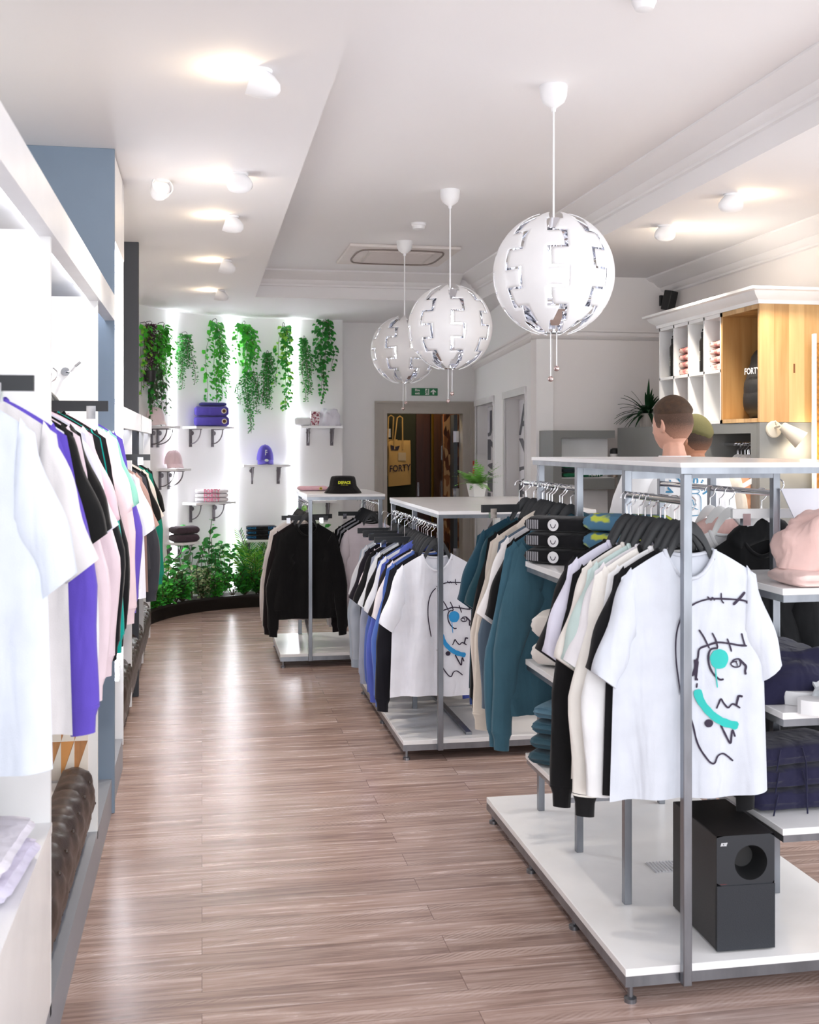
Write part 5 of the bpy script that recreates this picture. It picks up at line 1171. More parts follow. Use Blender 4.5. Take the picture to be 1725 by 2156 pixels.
#@@LAMPS
def pendant(x, y, zc, R, label, g='globe pendant lamps', seed=0):
    t = thing('pendant_lamp', label, 'pendant lamp', (x, y, HC), seed * 0.21 + 0.16)
    zc = zc - HC
    bm = BM(); lathe(bm, [(0.058, 0), (0.060, -0.004), (0.056, -0.045), (0.046, -0.07), (0.022, -0.088), (0.012, -0.094), (0.009, -0.11)], 28); obj('canopy', bm, M_spot, t)
    bm = BM(); tube(bm, [(0, 0, -0.1), (0, 0, zc + R * 0.35)], 0.0045, 8); obj('cord', bm, M_spot, t)
    NP = 8; edges = [-75, -54, -36, -18, 0, 18, 36, 54, 75]; step = 45 * 0.915 / 10; slit = 2.0
    rows = []      # (latitude span, allowed columns)
    for bi in range(8):
        sh = 2 * (1 if bi % 2 else -1) if 1 <= bi <= 6 else (0 if bi else 0)
        rows.append((edges[bi] + (slit / 2 if bi else 0), edges[bi + 1] - (slit / 2 if bi < 7 else 0), set(range(-5 + sh, 5 + sh))))
    full = []
    for i, rw in enumerate(rows):
        full.append(rw)
        if i < 7: full.append((rw[1], rows[i + 1][0], rw[2] & rows[i + 1][2]))
    def Wl(la): 
        q = (abs(la) - 26) / 52
        return 1.0 if q <= 0 else max(0.10, 1 - 0.95 * q ** 1.35)
    for k in range(NP):
        bm = BM(); c0 = 360 / NP * k; VD = {}
        def vert(la, c):
            key = (round(la, 3), c)
            if key not in VD:
                lo = math.radians(c0 + c * step * Wl(la)); l_ = math.radians(la); VD[key] = bm.verts.new((R * math.cos(l_) * math.cos(lo), R * math.cos(l_) * math.sin(lo), zc + R * math.sin(l_) * 1.02))
            return VD[key]
        for l0, l1, cs in full:
            ns = 5 if abs(l1 - l0) > 8 else 1
            for q in range(ns):
                la, lb_ = l0 + (l1 - l0) * q / ns, l0 + (l1 - l0) * (q + 1) / ns
                for c in cs: bm.faces.new((vert(la, c), vert(la, c + 1), vert(lb_, c + 1), vert(lb_, c))).material_index = 0
        me = mesh_of('petal', bm, True, 1.0); me.materials.append(M_spot); me.materials.append(M_mirror)
        o = bpy.data.objects.new('petal', me); C.objects.link(o); o.parent = t
        sm = o.modifiers.new('s', 'SOLIDIFY'); sm.thickness = 0.0035; sm.offset = -1; sm.material_offset = 1; sm.material_offset_rim = 0
    # inner mirrored vanes
    for k in range(NP):
        c0 = 360 / NP * (k + 0.5); Ri = R * 0.93
        for l0, l1, w in ((-70, -44, 12), (44, 70, 12)):
            bm = BM(); v = []
            for la, lo in ((l0, -w), (l0, w), (l1, w), (l1, -w)):
                la = math.radians(la); lo = math.radians(c0 + lo); v.append(bm.verts.new((Ri * math.cos(la) * math.cos(lo), Ri * math.cos(la) * math.sin(lo), zc + Ri * math.sin(la))))
            bm.faces.new(v)
            bmesh.ops.subdivide_edges(bm, edges=bm.edges[:], cuts=2, use_grid_fill=True)
            o = obj('inner_vane', bm, M_mirror, t, smooth=False); sm = o.modifiers.new('s', 'SOLIDIFY'); sm.thickness = 0.002
    bm = BM(); bmesh.ops.create_uvsphere(bm, u_segments=20, v_segments=12, radius=0.075, matrix=Matrix.Translation((0, 0, zc))); obj('bulb', bm, M_bulb, t)
    bm = BM(); lathe(bm, [(0.012, zc + 0.18), (0.03, zc + 0.16), (0.03, zc + 0.05)], 18); obj('socket', bm, M_chrome, t)
    bm = BM(); tube(bm, [(0, 0, zc - 0.05), (0, 0, zc - R * 0.97)], 0.006, 8); obj('rod', bm, M_chrome, t)
    bm = BM(); lathe(bm, [(0.04, zc - R * 0.97), (0.04, zc - R * 0.955)], 20); obj('base_ring', bm, M_chrome, t)
    for dx, L in ((-0.014, 0.185), (0.014, 0.14)):
        bm = BM(); tube(bm, [(dx, 0, zc - R * 0.95), (dx, 0, zc - R - L)], 0.0022, 6); pc = obj('pull_cord', bm, M_spot, t)
        bm = BM(); bmesh.ops.create_uvsphere(bm, u_segments=16, v_segments=10, radius=0.0125, matrix=Matrix.Translation((dx, 0, zc - R - L))); obj('pull_ball', bm, mat('rose_chrome', '#cdb9b6', 0.12, metal=1.0), pc)
    point('pendant_light', (x, y, zc + HC), 44, (1.0, 0.97, 0.95), 0.05)
LX = 1.45
for i, (u, v, yy, wpx) in enumerate(((1166, 578, 4.60, 255), (948, 690, 6.60, 178), (852, 737, 8.32, 142))):
    c = ony(u, v, yy); Zd = c.x * Fw[0] + c.y * Fw[1]; pendant(c.x, c.y, c.z, wpx / 2 / FPX * Zd, ('largest and nearest globe pendant lamp with stepped white petals', 'middle globe pendant lamp of the row of three', 'farthest and smallest looking globe pendant lamp of three')[i], seed=i)
def spot(u, v, z, label, aim, lit=True, warm=True):
    p = onz(u, v, z); t = thing('ceiling_spotlight', label, 'spotlight', (p.x, p.y, z))
    bm = BM(); lathe(bm, [(0.042, 0), (0.042, -0.006), (0.038, -0.010)], 24); obj('ceiling_plate', bm, M_spot, t)
    M = Matrix.Translation((0, 0, -0.045)) @ Matrix.Rotation(aim, 4, 'Z') @ Matrix.Rotation(math.radians(70), 4, 'Y') @ Matrix.Diagonal((1.25, 1.25, 1.25, 1))
    bm = BM(); lathe(bm, [(0.004, -0.058), (0.018, -0.052), (0.032, -0.03), (0.040, 0.0), (0.042, 0.028), (0.038, 0.028), (0.034, 0.0)], 24, M, cap1=False); obj('head', bm, M_spot, t)
    bm = BM(); lathe(bm, [(0.035, 0.012), (0.035, 0.016)], 20, M); obj('lens', bm, M_warm if lit else M_spot, t)
    bm = BM(); tube(bm, [(0, 0.03, -0.005), (0, 0.036, -0.035)], 0.004, 6); obj('yoke', bm, M_spot, t)
    if lit:
        sd_ = bpy.data.lights.new('spot_beam', 'SPOT'); sd_.energy = 52; sd_.color = (1.0, 0.9, 0.78); sd_.spot_size = math.radians(105); sd_.spot_blend = 0.9; sd_.shadow_soft_size = 0.05
        so = bpy.data.objects.new('spot_beam', sd_); C.objects.link(so); so.location = (p.x + math.cos(aim) * 0.06, p.y + math.sin(aim) * 0.06, z - 0.11); so.rotation_euler = (0, -math.cos(aim) * 0.25, 0)
    if lit: point('spot_glow', (p.x + math.cos(aim) * 0.085, p.y + math.sin(aim) * 0.085, z - 0.045), 0.8, (1.0, 0.78, 0.5), 0.012)
SPT = [(548, 148, H, 'large ceiling spotlight nearest the camera above the aisle', PI, True), (505, 365, H, 'ceiling spotlight second from the camera above the aisle', 2.4, True), (338, 380, H, 'unlit looking ceiling spotlight close to the slate panel', -1.2, False),
       (487, 455, H, 'ceiling spotlight third along the aisle ceiling', PI, True), (475, 548, H, 'ceiling spotlight fourth along the aisle ceiling', PI, True), (463, 611, H, 'ceiling spotlight farthest along the aisle ceiling', PI, True),
       (1541, 409, H, 'ceiling spotlight on right lowered ceiling, farther right', 0.0, True), (1400, 475, H, 'ceiling spotlight on right lowered ceiling near the black speaker', 0.4, True)]
for s_ in SPT: spot(*s_)
p = onz(1357, -8, HC); t = thing('ceiling_rose', 'white round fitting cut off at the top edge of the picture', 'ceiling fitting', (p.x, p.y, HC)); bm = BM(); lathe(bm, [(0.04, 0), (0.042, -0.02), (0.03, -0.045), (0.012, -0.05)], 24); obj('cap', bm, M_spot, t); bm = BM(); lathe(bm, [(0.046, 0), (0.046, -0.006)], 24); obj('ring', bm, M_spot, t)
p = onz(882, 470, HC); t = thing('smoke_detector', 'small white smoke detector on the raised ceiling', 'smoke detector', (p.x, p.y, HC)); bm = BM(); lathe(bm, [(0.05, 0), (0.05, -0.015), (0.044, -0.02), (0.04, -0.04), (0.02, -0.045)], 24); obj('cover', bm, M_spot, t); bm = BM(); lathe(bm, [(0.054, 0), (0.054, -0.004)], 24); obj('base', bm, M_spot, t)
# air conditioner cassette
ca = onz(735, 513, HC); cb = onz(955, 513, HC); cc = onz(705, 548, HC)
x0, x1, y0, y1 = ca.x, ca.x + 0.86, cc.y, ca.y
t = thing('air_conditioner', 'square white ceiling air conditioner cassette behind the pendant lamps', 'air conditioner', ((x0 + x1) / 2, (y0 + y1) / 2, HC)); hx = (x1 - x0) / 2; hy = max(0.43, (y1 - y0) / 2)
M_ac = mat('ac_plastic', '#e4dcd8', 0.5)
bm = BM(); box(bm, -hx, hx, -hy, hy, -0.025, 0); obj('panel', bm, M_ac, t, bevel=0.008)
bm = BM(); box(bm, -hx * 0.6, hx * 0.6, -hy * 0.6, hy * 0.6, -0.036, -0.025)
for k in range(16): box(bm, -hx * 0.55, hx * 0.55, -hy * 0.55 + k * hy * 1.1 / 16, -hy * 0.55 + k * hy * 1.1 / 16 + 0.008, -0.04, -0.036)
obj('intake_grille', bm, mat('ac_grille', '#d5ccc8', 0.5), t)
M_slot = mat('ac_slot', '#82756f', 0.6)
for a in range(4):
    Mr = Matrix.Rotation(a * PI / 2, 4, 'Z'); bm = BM(); tube(bm, [Mr @ Vector((-hx * 0.72 + 2 * hx * 0.72 * k / 10, hy * 0.80 - 0.04 * ((k - 5) / 5) ** 4, -0.027)) for k in range(11)], 0.008, 6); obj('air_slot', bm, M_slot, t)
#@@RIGHTSIDE
# black wall speaker
p = ony(1410, 633, 8.05); t = thing('wall_speaker', 'small black speaker on bracket high in the right rear corner', 'speaker', (p.x, p.y, p.z), 0.35)
bm = BM(); box(bm, -0.036, 0.036, -0.04, 0.04, -0.074, 0.074); bmesh.ops.transform(bm, matrix=Matrix.Rotation(0.18, 4, 'X') @ Matrix.Rotation(0.12, 4, 'Y'), verts=bm.verts[:]); obj('cabinet', bm, M_black, t, bevel=0.006)
bm = BM(); tube(bm, [(0.03, 0.05, 0), (0.065, 0.09, -0.01), (0.07, 0.15, 0.02)], 0.011, 8); box(bm, 0.045, 0.095, 0.14, 0.16, -0.02, 0.06); obj('bracket', bm, M_black, t)
# pigeonhole cabinet with crown moulding
CX0, CX1 = 2.985, 3.44; CY0, CY1 = 5.75, onx(1388, 700, 2.985).y; CZ0, CZ1 = 1.72, 2.365
cab = thing('pigeonhole_cabinet', 'white pigeonhole wall cabinet with crown moulding and honey wood end bay', 'cabinet')
CYW = onx(1519, 700, CX0).y
bm = BM(); box(bm, CX0, CX1, CYW, CY1, CZ1 - 0.02, CZ1); box(bm, CX0, CX1, CYW, CY1, CZ0, CZ0 + 0.02); box(bm, CX1 - 0.01, CX1, CYW, CY1, CZ0, CZ1)
zm = 2.02; box(bm, CX0, CX1, CYW, CY1, zm, zm + 0.018)
cols = [CYW] + [onx(u, 700, CX0).y for u in (1484, 1451, 1420)] + [CY1 - 0.018]
for y in cols: box(bm, CX0, CX1, y, y + 0.016, CZ0, CZ1)
obj('carcass', bm, M_whitem, cab, smooth=False)
bm = BM(); box(bm, CX0, CX1, CY0, CY0 + 0.02, CZ0, CZ1); 
box(bm, CX0 - 0.002, CX1, CY0 + 0.02, CYW, CZ1 - 0.025, CZ1); box(bm, CX0 - 0.002, CX1, CY0 + 0.02, CYW, CZ0, CZ0 + 0.022); box(bm, CX0 - 0.002, CX1, CYW - 0.02, CYW, CZ0, CZ1); box(bm, CX1 - 0.012, CX1, CY0, CYW, CZ0, CZ1)
obj('wood_bay', bm, M_pine, cab, smooth=False)
bm = BM(); box(bm, 3.10 + 0.085, 3.10 + 0.095, CY0 - 0.001, CY0, 1.99, 2.04); obj('knot', bm, mat('knot', '#7a4a22', 0.6), cab)
crn = [(0, CZ1), (0.012, CZ1), (0.016, CZ1 + 0.02), (0.05, CZ1 + 0.045), (0.06, CZ1 + 0.065), (0.085, CZ1 + 0.07), (0.085, CZ1 + 0.085), (0, CZ1 + 0.085)]
bm = BM(); R = []
for (x, y, dx, dy) in ((CX0, CY1, -1, 1), (CX0, CY0, -1, -1), (CX1 - 0.1, CY0, 0, -1)):
    R.append([Vector((x + dx * a, y + dy * a, z)) for a, z in crn])
rings(bm, R); box(bm, CX0 + 0.002, CX1, CY0 + 0.002, CY1 - 0.002, CZ1 + 0.001, CZ1 + 0.08); obj('crown_moulding', bm, M_whitem, cab, angle=0.5)
def bottle(y, zb, label):
    t = thing('water_bottle', label, 'bottle', (CX0 + 0.05, y, zb), 0, 'black bottles in the pigeonholes')
    bm = BM(); lathe(bm, [(0.033, 0), (0.035, 0.004), (0.035, 0.19), (0.024, 0.215)], 24); obj('body', bm, mat('bottle_black', '#16130f', 0.3), t)
    bm = BM(); lathe(bm, [(0.024, 0.215), (0.026, 0.22), (0.026, 0.245), (0.02, 0.25)], 20); R_ = [(0.012 * math.cos(a) * 1.4, 0, 0.255 + 0.016 * math.sin(a)) for a in [k * PI / 8 for k in range(9)]]; tube(bm, R_, 0.004, 6); obj('cap', bm, M_black, t)
    obj('lettering', text_mesh('FORTY', 0.02, 0.0004, fn=lambda c: Vector((-0.0355, -c.y * 1.0, 0.10 + c.x)) if True else c), mat('bottle_ink', '#d8d4cc', 0.5), t)
M_stripe = bpy.data.materials.new('flower_print'); M_stripe.use_nodes = True; nt = M_stripe.node_tree; vn = nt.nodes.new('ShaderNodeTexVoronoi'); vn.inputs['Scale'].default_value = 34; tcn = nt.nodes.new('ShaderNodeTexCoord'); cr = nt.nodes.new('ShaderNodeValToRGB'); cr.color_ramp.interpolation = 'CONSTANT'; e = cr.color_ramp.elements
e[0].color = lin('#f0cdbf'); e[1].position = 0.4; e[1].color = lin('#e28c84'); x = e.new(0.65); x.color = lin('#35262a'); x = e.new(0.85); x.color = lin('#49b6a6')
nt.links.new(tcn.outputs['Object'], vn.inputs[0]); nt.links.new(vn.outputs['Color'], cr.inputs[0]); nt.links.new(cr.outputs[0], nt.nodes['Principled BSDF'].inputs['Base Color'])
cells = [((cols[i] + 0.016 + (cols[i + 1])) / 2) for i in range(4)]
zz = zm + 0.019
bottle(cells[1] - 0.02, zz, 'tall black bottle in the second pigeonhole from the wood bay'); bottle(cells[3] - 0.02, zz, 'tall black bottle in the farthest upper pigeonhole')
for ci, nm in ((0, 'the upper pigeonhole beside the wood bay'), (2, 'the third upper pigeonhole')):
    for i in range(4):
        folded('rolled_socks', 0.15, 0.13, 0.044, (CX0 + 0.08, cells[ci] + 0.0, zz + 0.045 * i), 1.57, None, '%s patterned rolled socks in %s' % (('bottom', 'second lowest', 'second highest', 'topmost')[i], nm), 'socks', 'patterned socks in the pigeonholes', seed=80 + i, m=M_stripe)
for i in range(3):
    folded('rolled_socks', 0.12, 0.10, 0.036, (CX0 + 0.07, cells[2], CZ0 + 0.021 + 0.037 * i), 1.57, '#e9c9be', '%s pale striped roll in a lower pigeonhole behind the man' % ('bottom', 'middle', 'top')[i], 'socks', 'striped rolls in the lower pigeonhole', seed=85 + i)
# backpack
t = thing('backpack', 'black backpack with white lettering sitting in the honey wood bay', 'backpack', (CX0 + 0.21, CY0 + 0.26, CZ0 + 0.023), -PI / 2 + 0.1)
bm = BM(); R = []
for k in range(15):
    s = k / 14; zz_ = 0.42 * s; w = 0.155 * (1 - 0.35 * max(0, s - 0.6) ** 1.2 * 2) * (0.9 + 0.1 * math.sin(s * PI)); d = 0.085 + 0.045 * math.sin(PI * min(1, s * 1.3)) * (1 if s < 0.55 else 0.7)
    if s > 0.9: w *= 1 - (s - 0.9) * 5; d *= 1 - (s - 0.9) * 6
    R.append([Vector((abs(math.cos(a)) ** 0.6 * (1 if math.cos(a) > 0 else -1) * w, abs(math.sin(a)) ** 0.7 * (1 if math.sin(a) > 0 else -1) * d, zz_)) for a in [q * 2 * PI / 24 for q in range(24)]])
rings(bm, R); obj('body', bm, mat('nylon_black', '#131316', 0.6, bump=0.4, bscale=60), t, angle=1.5)
bm = BM(); R = []
for k in range(8):
    s = k / 7; w = 0.12 * math.sqrt(1 - (2 * s - 1) ** 4 * 0.5); R.append([Vector((abs(math.cos(a)) ** 0.6 * (1 if math.cos(a) > 0 else -1) * w, -0.10 + math.sin(a) * 0.035 * math.sin(PI * (0.1 + 0.8 * s)), 0.03 + 0.16 * s)) for a in [q * 2 * PI / 16 for q in range(16)]])
rings(bm, R); obj('pocket', bm, mat('nylon_black', '#131316', 0.6), t, angle=1.5)
bm = BM(); tube(bm, [(-0.03, 0.02, 0.40), (-0.03, 0.02, 0.44), (0.03, 0.02, 0.44), (0.03, 0.02, 0.40)], 0.006, 6); obj('handle', bm, mat('nylon_black', '#131316', 0.6), t)
obj('lettering', text_mesh('FORTY', 0.05, 0.0006, bold=0.001, fn=lambda c: Vector((c.x, -0.128, 0.27 + c.y))), mat('ink_white', '#e8e8ea', 0.6), t)
# grey counter structure below the cabinet
gu = thing('grey_partition', 'mid grey painted display partition under the pigeonhole cabinet', 'partition')
bm = BM(); box(bm, CX0 + 0.001, 3.529, CY0, CY0 + 0.03, 0, CZ0 - 0.002)
box(bm, CX0, CX0 + 0.03, CY0 + 0.03, CY0 + 0.10, 0, CZ0 - 0.002); yR = onx(1490, 940, CX0).y
box(bm, CX0, CX0 + 0.03, CY0 + 0.10, yR, 1.66, CZ0 - 0.002); box(bm, CX0, CX0 + 0.03, yR, 7.9, 0, CZ0 - 0.002); box(bm, CX0 + 0.03, 3.5, yR, yR + 0.02, 0, CZ0 - 0.002)
obj('body', bm, M_grey, gu, smooth=False)
bm = BM(); box(bm, 3.48, 3.5, CY0 + 0.03, yR, 0, 1.70); obj('back_panel', bm, M_white, gu); bm = BM(); box(bm, CX0 + 0.35, CX0 + 0.38, CY0 + 0.30, CY0 + 0.33, 0.1, 1.70); obj('upright', bm, M_steel, gu)
bm = BM(); tube(bm, [(3.10, CY0 + 0.03, 1.60), (3.10, yR, 1.60)], 0.011, 10); obj('rail', bm, M_chrome, gu)
HG10 = ('white clothes hanger inside the grey partition recess', 'white hangers in the grey partition recess')
for i, (k, c, lb, v) in enumerate([('hoodie', '#eab28e', 'peach hoodie hanging in the grey partition recess', 0), ('sweat', '#dccfbb', 'beige sweatshirt beside the peach hoodie', 1), ('longtee', '#f0f0f1', 'white long sleeved top in the grey partition recess', 1), ('tee', '#f2f2f3', 'white t-shirt farthest in the grey partition recess', 0)]):
    if CY0 + 0.12 + i * 0.12 < yR - 0.05: hang(k, c, 3.10, CY0 + 0.12 + i * 0.12, 1.60, 0, lb, v, hg=HG10, hm=M_whitem)
for i in range(9): 
    yy = CY0 + 0.075 + i * 0.05
    if yy < yR - 0.03: hanger(3.10, yy + 0.018, 1.60, 0, HG10[0], HG10[1], M_whitem)
# grey shelf unit against the facing wall
g0 = ony(1165, 908, 7.95); g1 = ony(1385, 900, 7.95); gx0, gx1 = g0.x, CX0 + 0.25
t = thing('grey_shelf_unit', 'grey shelf unit with white lined compartments left of the two men', 'shelving unit')
ZG = 1.70
bm = BM(); z1_ = ony(1280, 922, 7.95).z; z2_ = ony(1280, 1007, 7.95).z; z3_ = ony(1280, 1030, 7.95).z; xi = ony(1183, 950, 7.95).x
gx1 = CX0 - 0.002; box(bm, xi, gx1, 7.95, 8.295, z1_, ZG); box(bm, xi, gx1, 7.95, 8.295, z3_, z2_); box(bm, gx0, xi, 7.95, 8.295, 0, ZG); box(bm, xi, gx1, 7.95, 8.295, 0, 0.3); obj('carcass', bm, M_grey, t, smooth=False)
bm = BM(); box(bm, xi, gx1, 8.10, 8.12, z2_, z1_); box(bm, xi, gx1, 8.10, 8.12, 0.3, z3_); box(bm, xi + 0.001, gx1, 7.97, 8.10, z2_ + 0.001, z2_ + 0.006); obj('lining', bm, M_white, t, smooth=False)
p = ony(1217, 1004, 8.05)
for i in range(3): folded('folded_t_shirt', 0.30, 0.11, 0.032, (p.x + 0.02 * 1, 8.03, z2_ + 0.008 + 0.033 * i), 0.0, ('#1e6b4a', '#2a3a40', '#1f7a5c')[i], ('green folded shirt with pale lettering, bottom of three in the grey unit', 'dark folded shirt between two green ones in the grey unit', 'green folded shirt, top of three in the grey unit')[i], 'folded clothes', 'folded shirts in the grey shelf unit', seed=90 + i, extra=words('FORTY', '#e9efe9', 0.03, 0.28, 0.5, 0.001) if i != 1 else None)
p = ony(1292, 1004, 8.05); t = thing('travel_mug', 'travel mug with black lid standing in the grey shelf unit', 'mug', (p.x, 8.02, z2_ + 0.007))
bm = BM(); lathe(bm, [(0.026, 0), (0.030, 0.10), (0.034, 0.16)], 24); obj('cup', bm, mat('mug_copper', '#c9b6a8', 0.25, metal=0.6), t)
bm = BM(); lathe(bm, [(0.0345, 0.12), (0.036, 0.16), (0.036, 0.175), (0.034, 0.175)], 24, cap0=False, cap1=False); obj('sleeve', bm, M_pot, t)
bm = BM(); lathe(bm, [(0.037, 0.172), (0.038, 0.19), (0.033, 0.205), (0.018, 0.215)], 24); obj('lid', bm, M_black, t)
# spiky plant
p = ony(1364, 903, 8.12); t = thing('potted_dracaena', 'spiky dark green plant in a pale pot on the grey shelf unit', 'plant', (p.x, 8.12, ZG + 0.001))
bm = BM(); lathe(bm, [(0.055, 0), (0.058, 0.005), (0.062, 0.13), (0.056, 0.13), (0.054, 0.11)], 28); obj('pot', bm, mat('pot_stripe', '#dcd5cc', 0.5, vary=0.12, vscale=4, stretch=(30, 30, 1)), t)
bm = BM(); rr = random.Random(9)
for k in range(64):
    a = rr.uniform(0, 2 * PI); L = rr.uniform(0.18, 0.32); el = rr.uniform(0.2, 1.4); d = Vector((math.cos(a) * math.cos(el), math.sin(a) * math.cos(el) * 0.8, math.sin(el))); pr = None; b0 = Vector((0, 0, 0.12)); w = 0.013
    side = Vector((-math.sin(a), math.cos(a), 0)); rows_ = []
    for j in range(7):
        s = j / 6; c = b0 + d * L * s + Vector((0, 0, -0.16 * s * s * math.cos(el))); ww = w * (math.sin(PI * (0.18 + 0.8 * s))); rows_.append((bm.verts.new(c - side * ww), bm.verts.new(c + Vector((0, 0, -0.003))), bm.verts.new(c + side * ww)))
    for r0, r1_ in zip(rows_, rows_[1:]): bm.faces.new((r0[0], r0[1], r1_[1], r1_[0])); bm.faces.new((r0[1], r0[2], r1_[2], r1_[1]))
obj('foliage', bm, leafm('dracaena', '#1f4a2a'), t, smooth=True)
# wall lamp
p = ony(1636, 908, CY0); t = thing('wall_lamp', 'cream wall lamp with lit cone shade on the grey partition', 'wall lamp', (p.x, CY0, p.z))
M_cream = mat('lamp_cream', '#d9d2c2', 0.35)
bm = BM(); lathe(bm, [(0.046, 0), (0.046, 0.008), (0.04, 0.014), (0.012, 0.018)], 30, Matrix.Translation((-0.02, 0, 0.01)) @ Matrix.Rotation(PI / 2, 4, 'X')); obj('wall_plate', bm, M_cream, t)
bm = BM(); tube(bm, [(-0.02, -0.015, 0.02), (-0.012, -0.06, 0.03), (0.012, -0.085, 0.012)], 0.008, 8); tube(bm, [(-0.02, -0.03, 0.035), (-0.035, -0.05, 0.055)], 0.004, 6); obj('arm', bm, M_cream, t)
dv = Vector((0.72, -0.35, -0.62)).normalized(); Mq = Matrix.Translation((0.008, -0.085, 0.012)) @ dv.to_track_quat('Z', 'Y').to_matrix().to_4x4()
bm = BM(); lathe(bm, [(0.012, -0.03), (0.024, -0.025), (0.030, 0.0), (0.042, 0.05), (0.052, 0.10), (0.049, 0.10), (0.038, 0.05), (0.026, 0.0)], 32, Mq, cap1=False); obj('shade', bm, M_cream, t)
bm = BM(); lathe(bm, [(0.046, 0.085), (0.046, 0.088)], 28, Mq); obj('bulb', bm, M_warm, t)
q = Mq @ Vector((0, 0, 0.13)); point('wall_lamp_light', (p.x + q.x, CY0 + q.y, p.z + q.z), 2.0, (1.0, 0.8, 0.55), 0.03)
# woven panel at the right edge
bm = BM(); px0 = ony(1716, 850, 5.70).x; box(bm, px0, px0 + 0.3, 5.68, 5.70, 1.1, 2.15); o = obj('woven_panel', bm, mat('wicker', '#a5712f', 0.8, bump=1.0, bscale=30, vary=0.5, vscale=60)); tag(o, 'strip of woven golden panel at the right picture edge', 'panel')
bm = BM(); box(bm, px0 - 0.012, px0, 5.68, 5.71, 1.05, 2.2); obj('edge_trim', bm, M_whitem, o)
# fire exit sign
a = ony(867, 817, 11.89); b2 = ony(922, 833, 11.89); cxs, czs = (a.x + b2.x) / 2, (a.z + b2.z) / 2; w, h = abs(b2.x - a.x), abs(a.z - b2.z)
t = thing('fire_exit_sign', 'green fire exit sign with running figure above the doorway', 'sign', (cxs, 11.895, czs))
bm = BM(); box(bm, -w / 2, w / 2, -0.004, 0.004, -h / 2, h / 2); obj('board', bm, mat('sign_green', '#1f7a4c', 0.5), t)
M_sw = mat('sign_white', '#eef2ee', 0.5)
obj('lettering', text_mesh('Fire\nexit', h * 0.42, 0.0006, bold=0.0012, fn=lambda c: Vector((c.x - w * 0.28, -0.006, c.y))), M_sw, t)
bm = BM(); box(bm, w * 0.02, w * 0.17, -0.006, -0.004, -h * 0.4, h * 0.4); obj('pictogram_door', bm, M_sw, t)
bm = BM(); 
for P in ([(0.10, 0.24), (0.085, 0.0)], [(0.10, 0.2), (0.13, 0.06)], [(0.10, 0.2), (0.055, 0.12), (0.05, 0.0)], [(0.085, 0.0), (0.12, -0.14), (0.10, -0.33)], [(0.085, 0.0), (0.06, -0.16), (0.02, -0.2)]): ribbon(bm, [(q[0] * w, q[1] * h) for q in P], 0.009, lambda x, z: Vector((x, -0.0075, z)))
blob(bm, w * 0.112, h * 0.31, 0.006, 0.006, lambda x, z: Vector((x, -0.0075, z))); obj('running_figure', bm, mat('sign_green', '#1f7a4c', 0.5), t)
bm = BM(); prism(bm, [(w * 0.30, -h * 0.36), (w * 0.36, -h * 0.36), (w * 0.36, h * 0.05), (w * 0.42, -h * 0.08), (w * 0.44, h * 0.0), (w * 0.33, h * 0.36), (w * 0.22, h * 0.0), (w * 0.24, -h * 0.08), (w * 0.30, h * 0.05)], -0.006, -0.004, 'xz'); obj('arrow', bm, M_sw, t, smooth=False)
# back room contents
M_tote = mat('tote_canvas', '#c8a468', 0.85, bump=0.4, bscale=120)
bm = BM(); box(bm, 1.88, 2.18, 13.18, 13.2, 1.68, 1.78); o = obj('hook_rail', bm, M_whitem); tag(o, 'short pale hook rail on the dark wall beyond the doorway', 'hook rail')
struct_b = BM(); box(struct_b, 1.5, 2.62, 13.2, 13.26, 0, 2.5); struct('wall_back_room_partition', struct_b, M_dgreen)
def tote(u0, v0, u1, v1, yy, label, lettering, skew=0.0):
    a = ony(u0, v0, yy); b2 = ony(u1, v1, yy); w = b2.x - a.x; h = a.z - b2.z; t = thing('tote_bag', label, 'bag', ((a.x + b2.x) / 2, yy, b2.z), 0, None)
    bm = BM(); R = []
    for k in range(9):
        s = k / 8; R.append([Vector((w / 2 * (1 - 0.06 * s) * math.cos(q * PI / 10) + skew * (1 - s), (0.022 * (1 - s) + 0.006) * math.sin(q * PI / 10) + 0.006 * math.sin(s * 8 + q), h * s + 0.012 * math.cos(q * PI / 10) * (1 - s))) for q in range(20)])
    rings(bm, R); obj('body', bm, M_tote, t, angle=1.5)
    bm = BM(); tube(bm, [(-w * 0.22, -0.012, h * 0.8), (-w * 0.22, -0.012, h), (-0.03, -0.02, h + 0.26), (0.0, -0.02, h + 0.28), (0.03, -0.02, h + 0.26), (w * 0.12, -0.02, h), (w * 0.12, -0.02, h * 0.8)], 0.009, 5); obj('strap', bm, M_tote, t)
    if lettering:
        obj('lettering', text_mesh('FORTY', 0.105, 0.0006, bold=0.002, fn=lambda c: Vector((c.x * w / 0.36, -0.032, h * 0.38 + c.y + c.x * 0.06))), M_ink, t)
        bm = BM(); box(bm, -0.02, 0.07, -0.026, -0.024, h * 0.55, h * 0.73); obj('swing_tag', bm, mat('kraft', '#c9b79a', 0.7), t)
        bm = BM(); prism(bm, [(-0.10, h * 0.78), (-0.02, h * 0.78), (0.0, h * 0.88), (-0.05, h * 0.86), (-0.11, h * 0.9)], -0.018, -0.017, 'xz'); obj('emblem', bm, M_ink, t)
tote(817, 927, 866, 1022, 13.0, 'cream tote bag with dark lettering hanging beyond the doorway', True)
tote(808, 925, 838, 1000, 13.1, 'plain cream tote bag half hidden behind the lettered one', False)
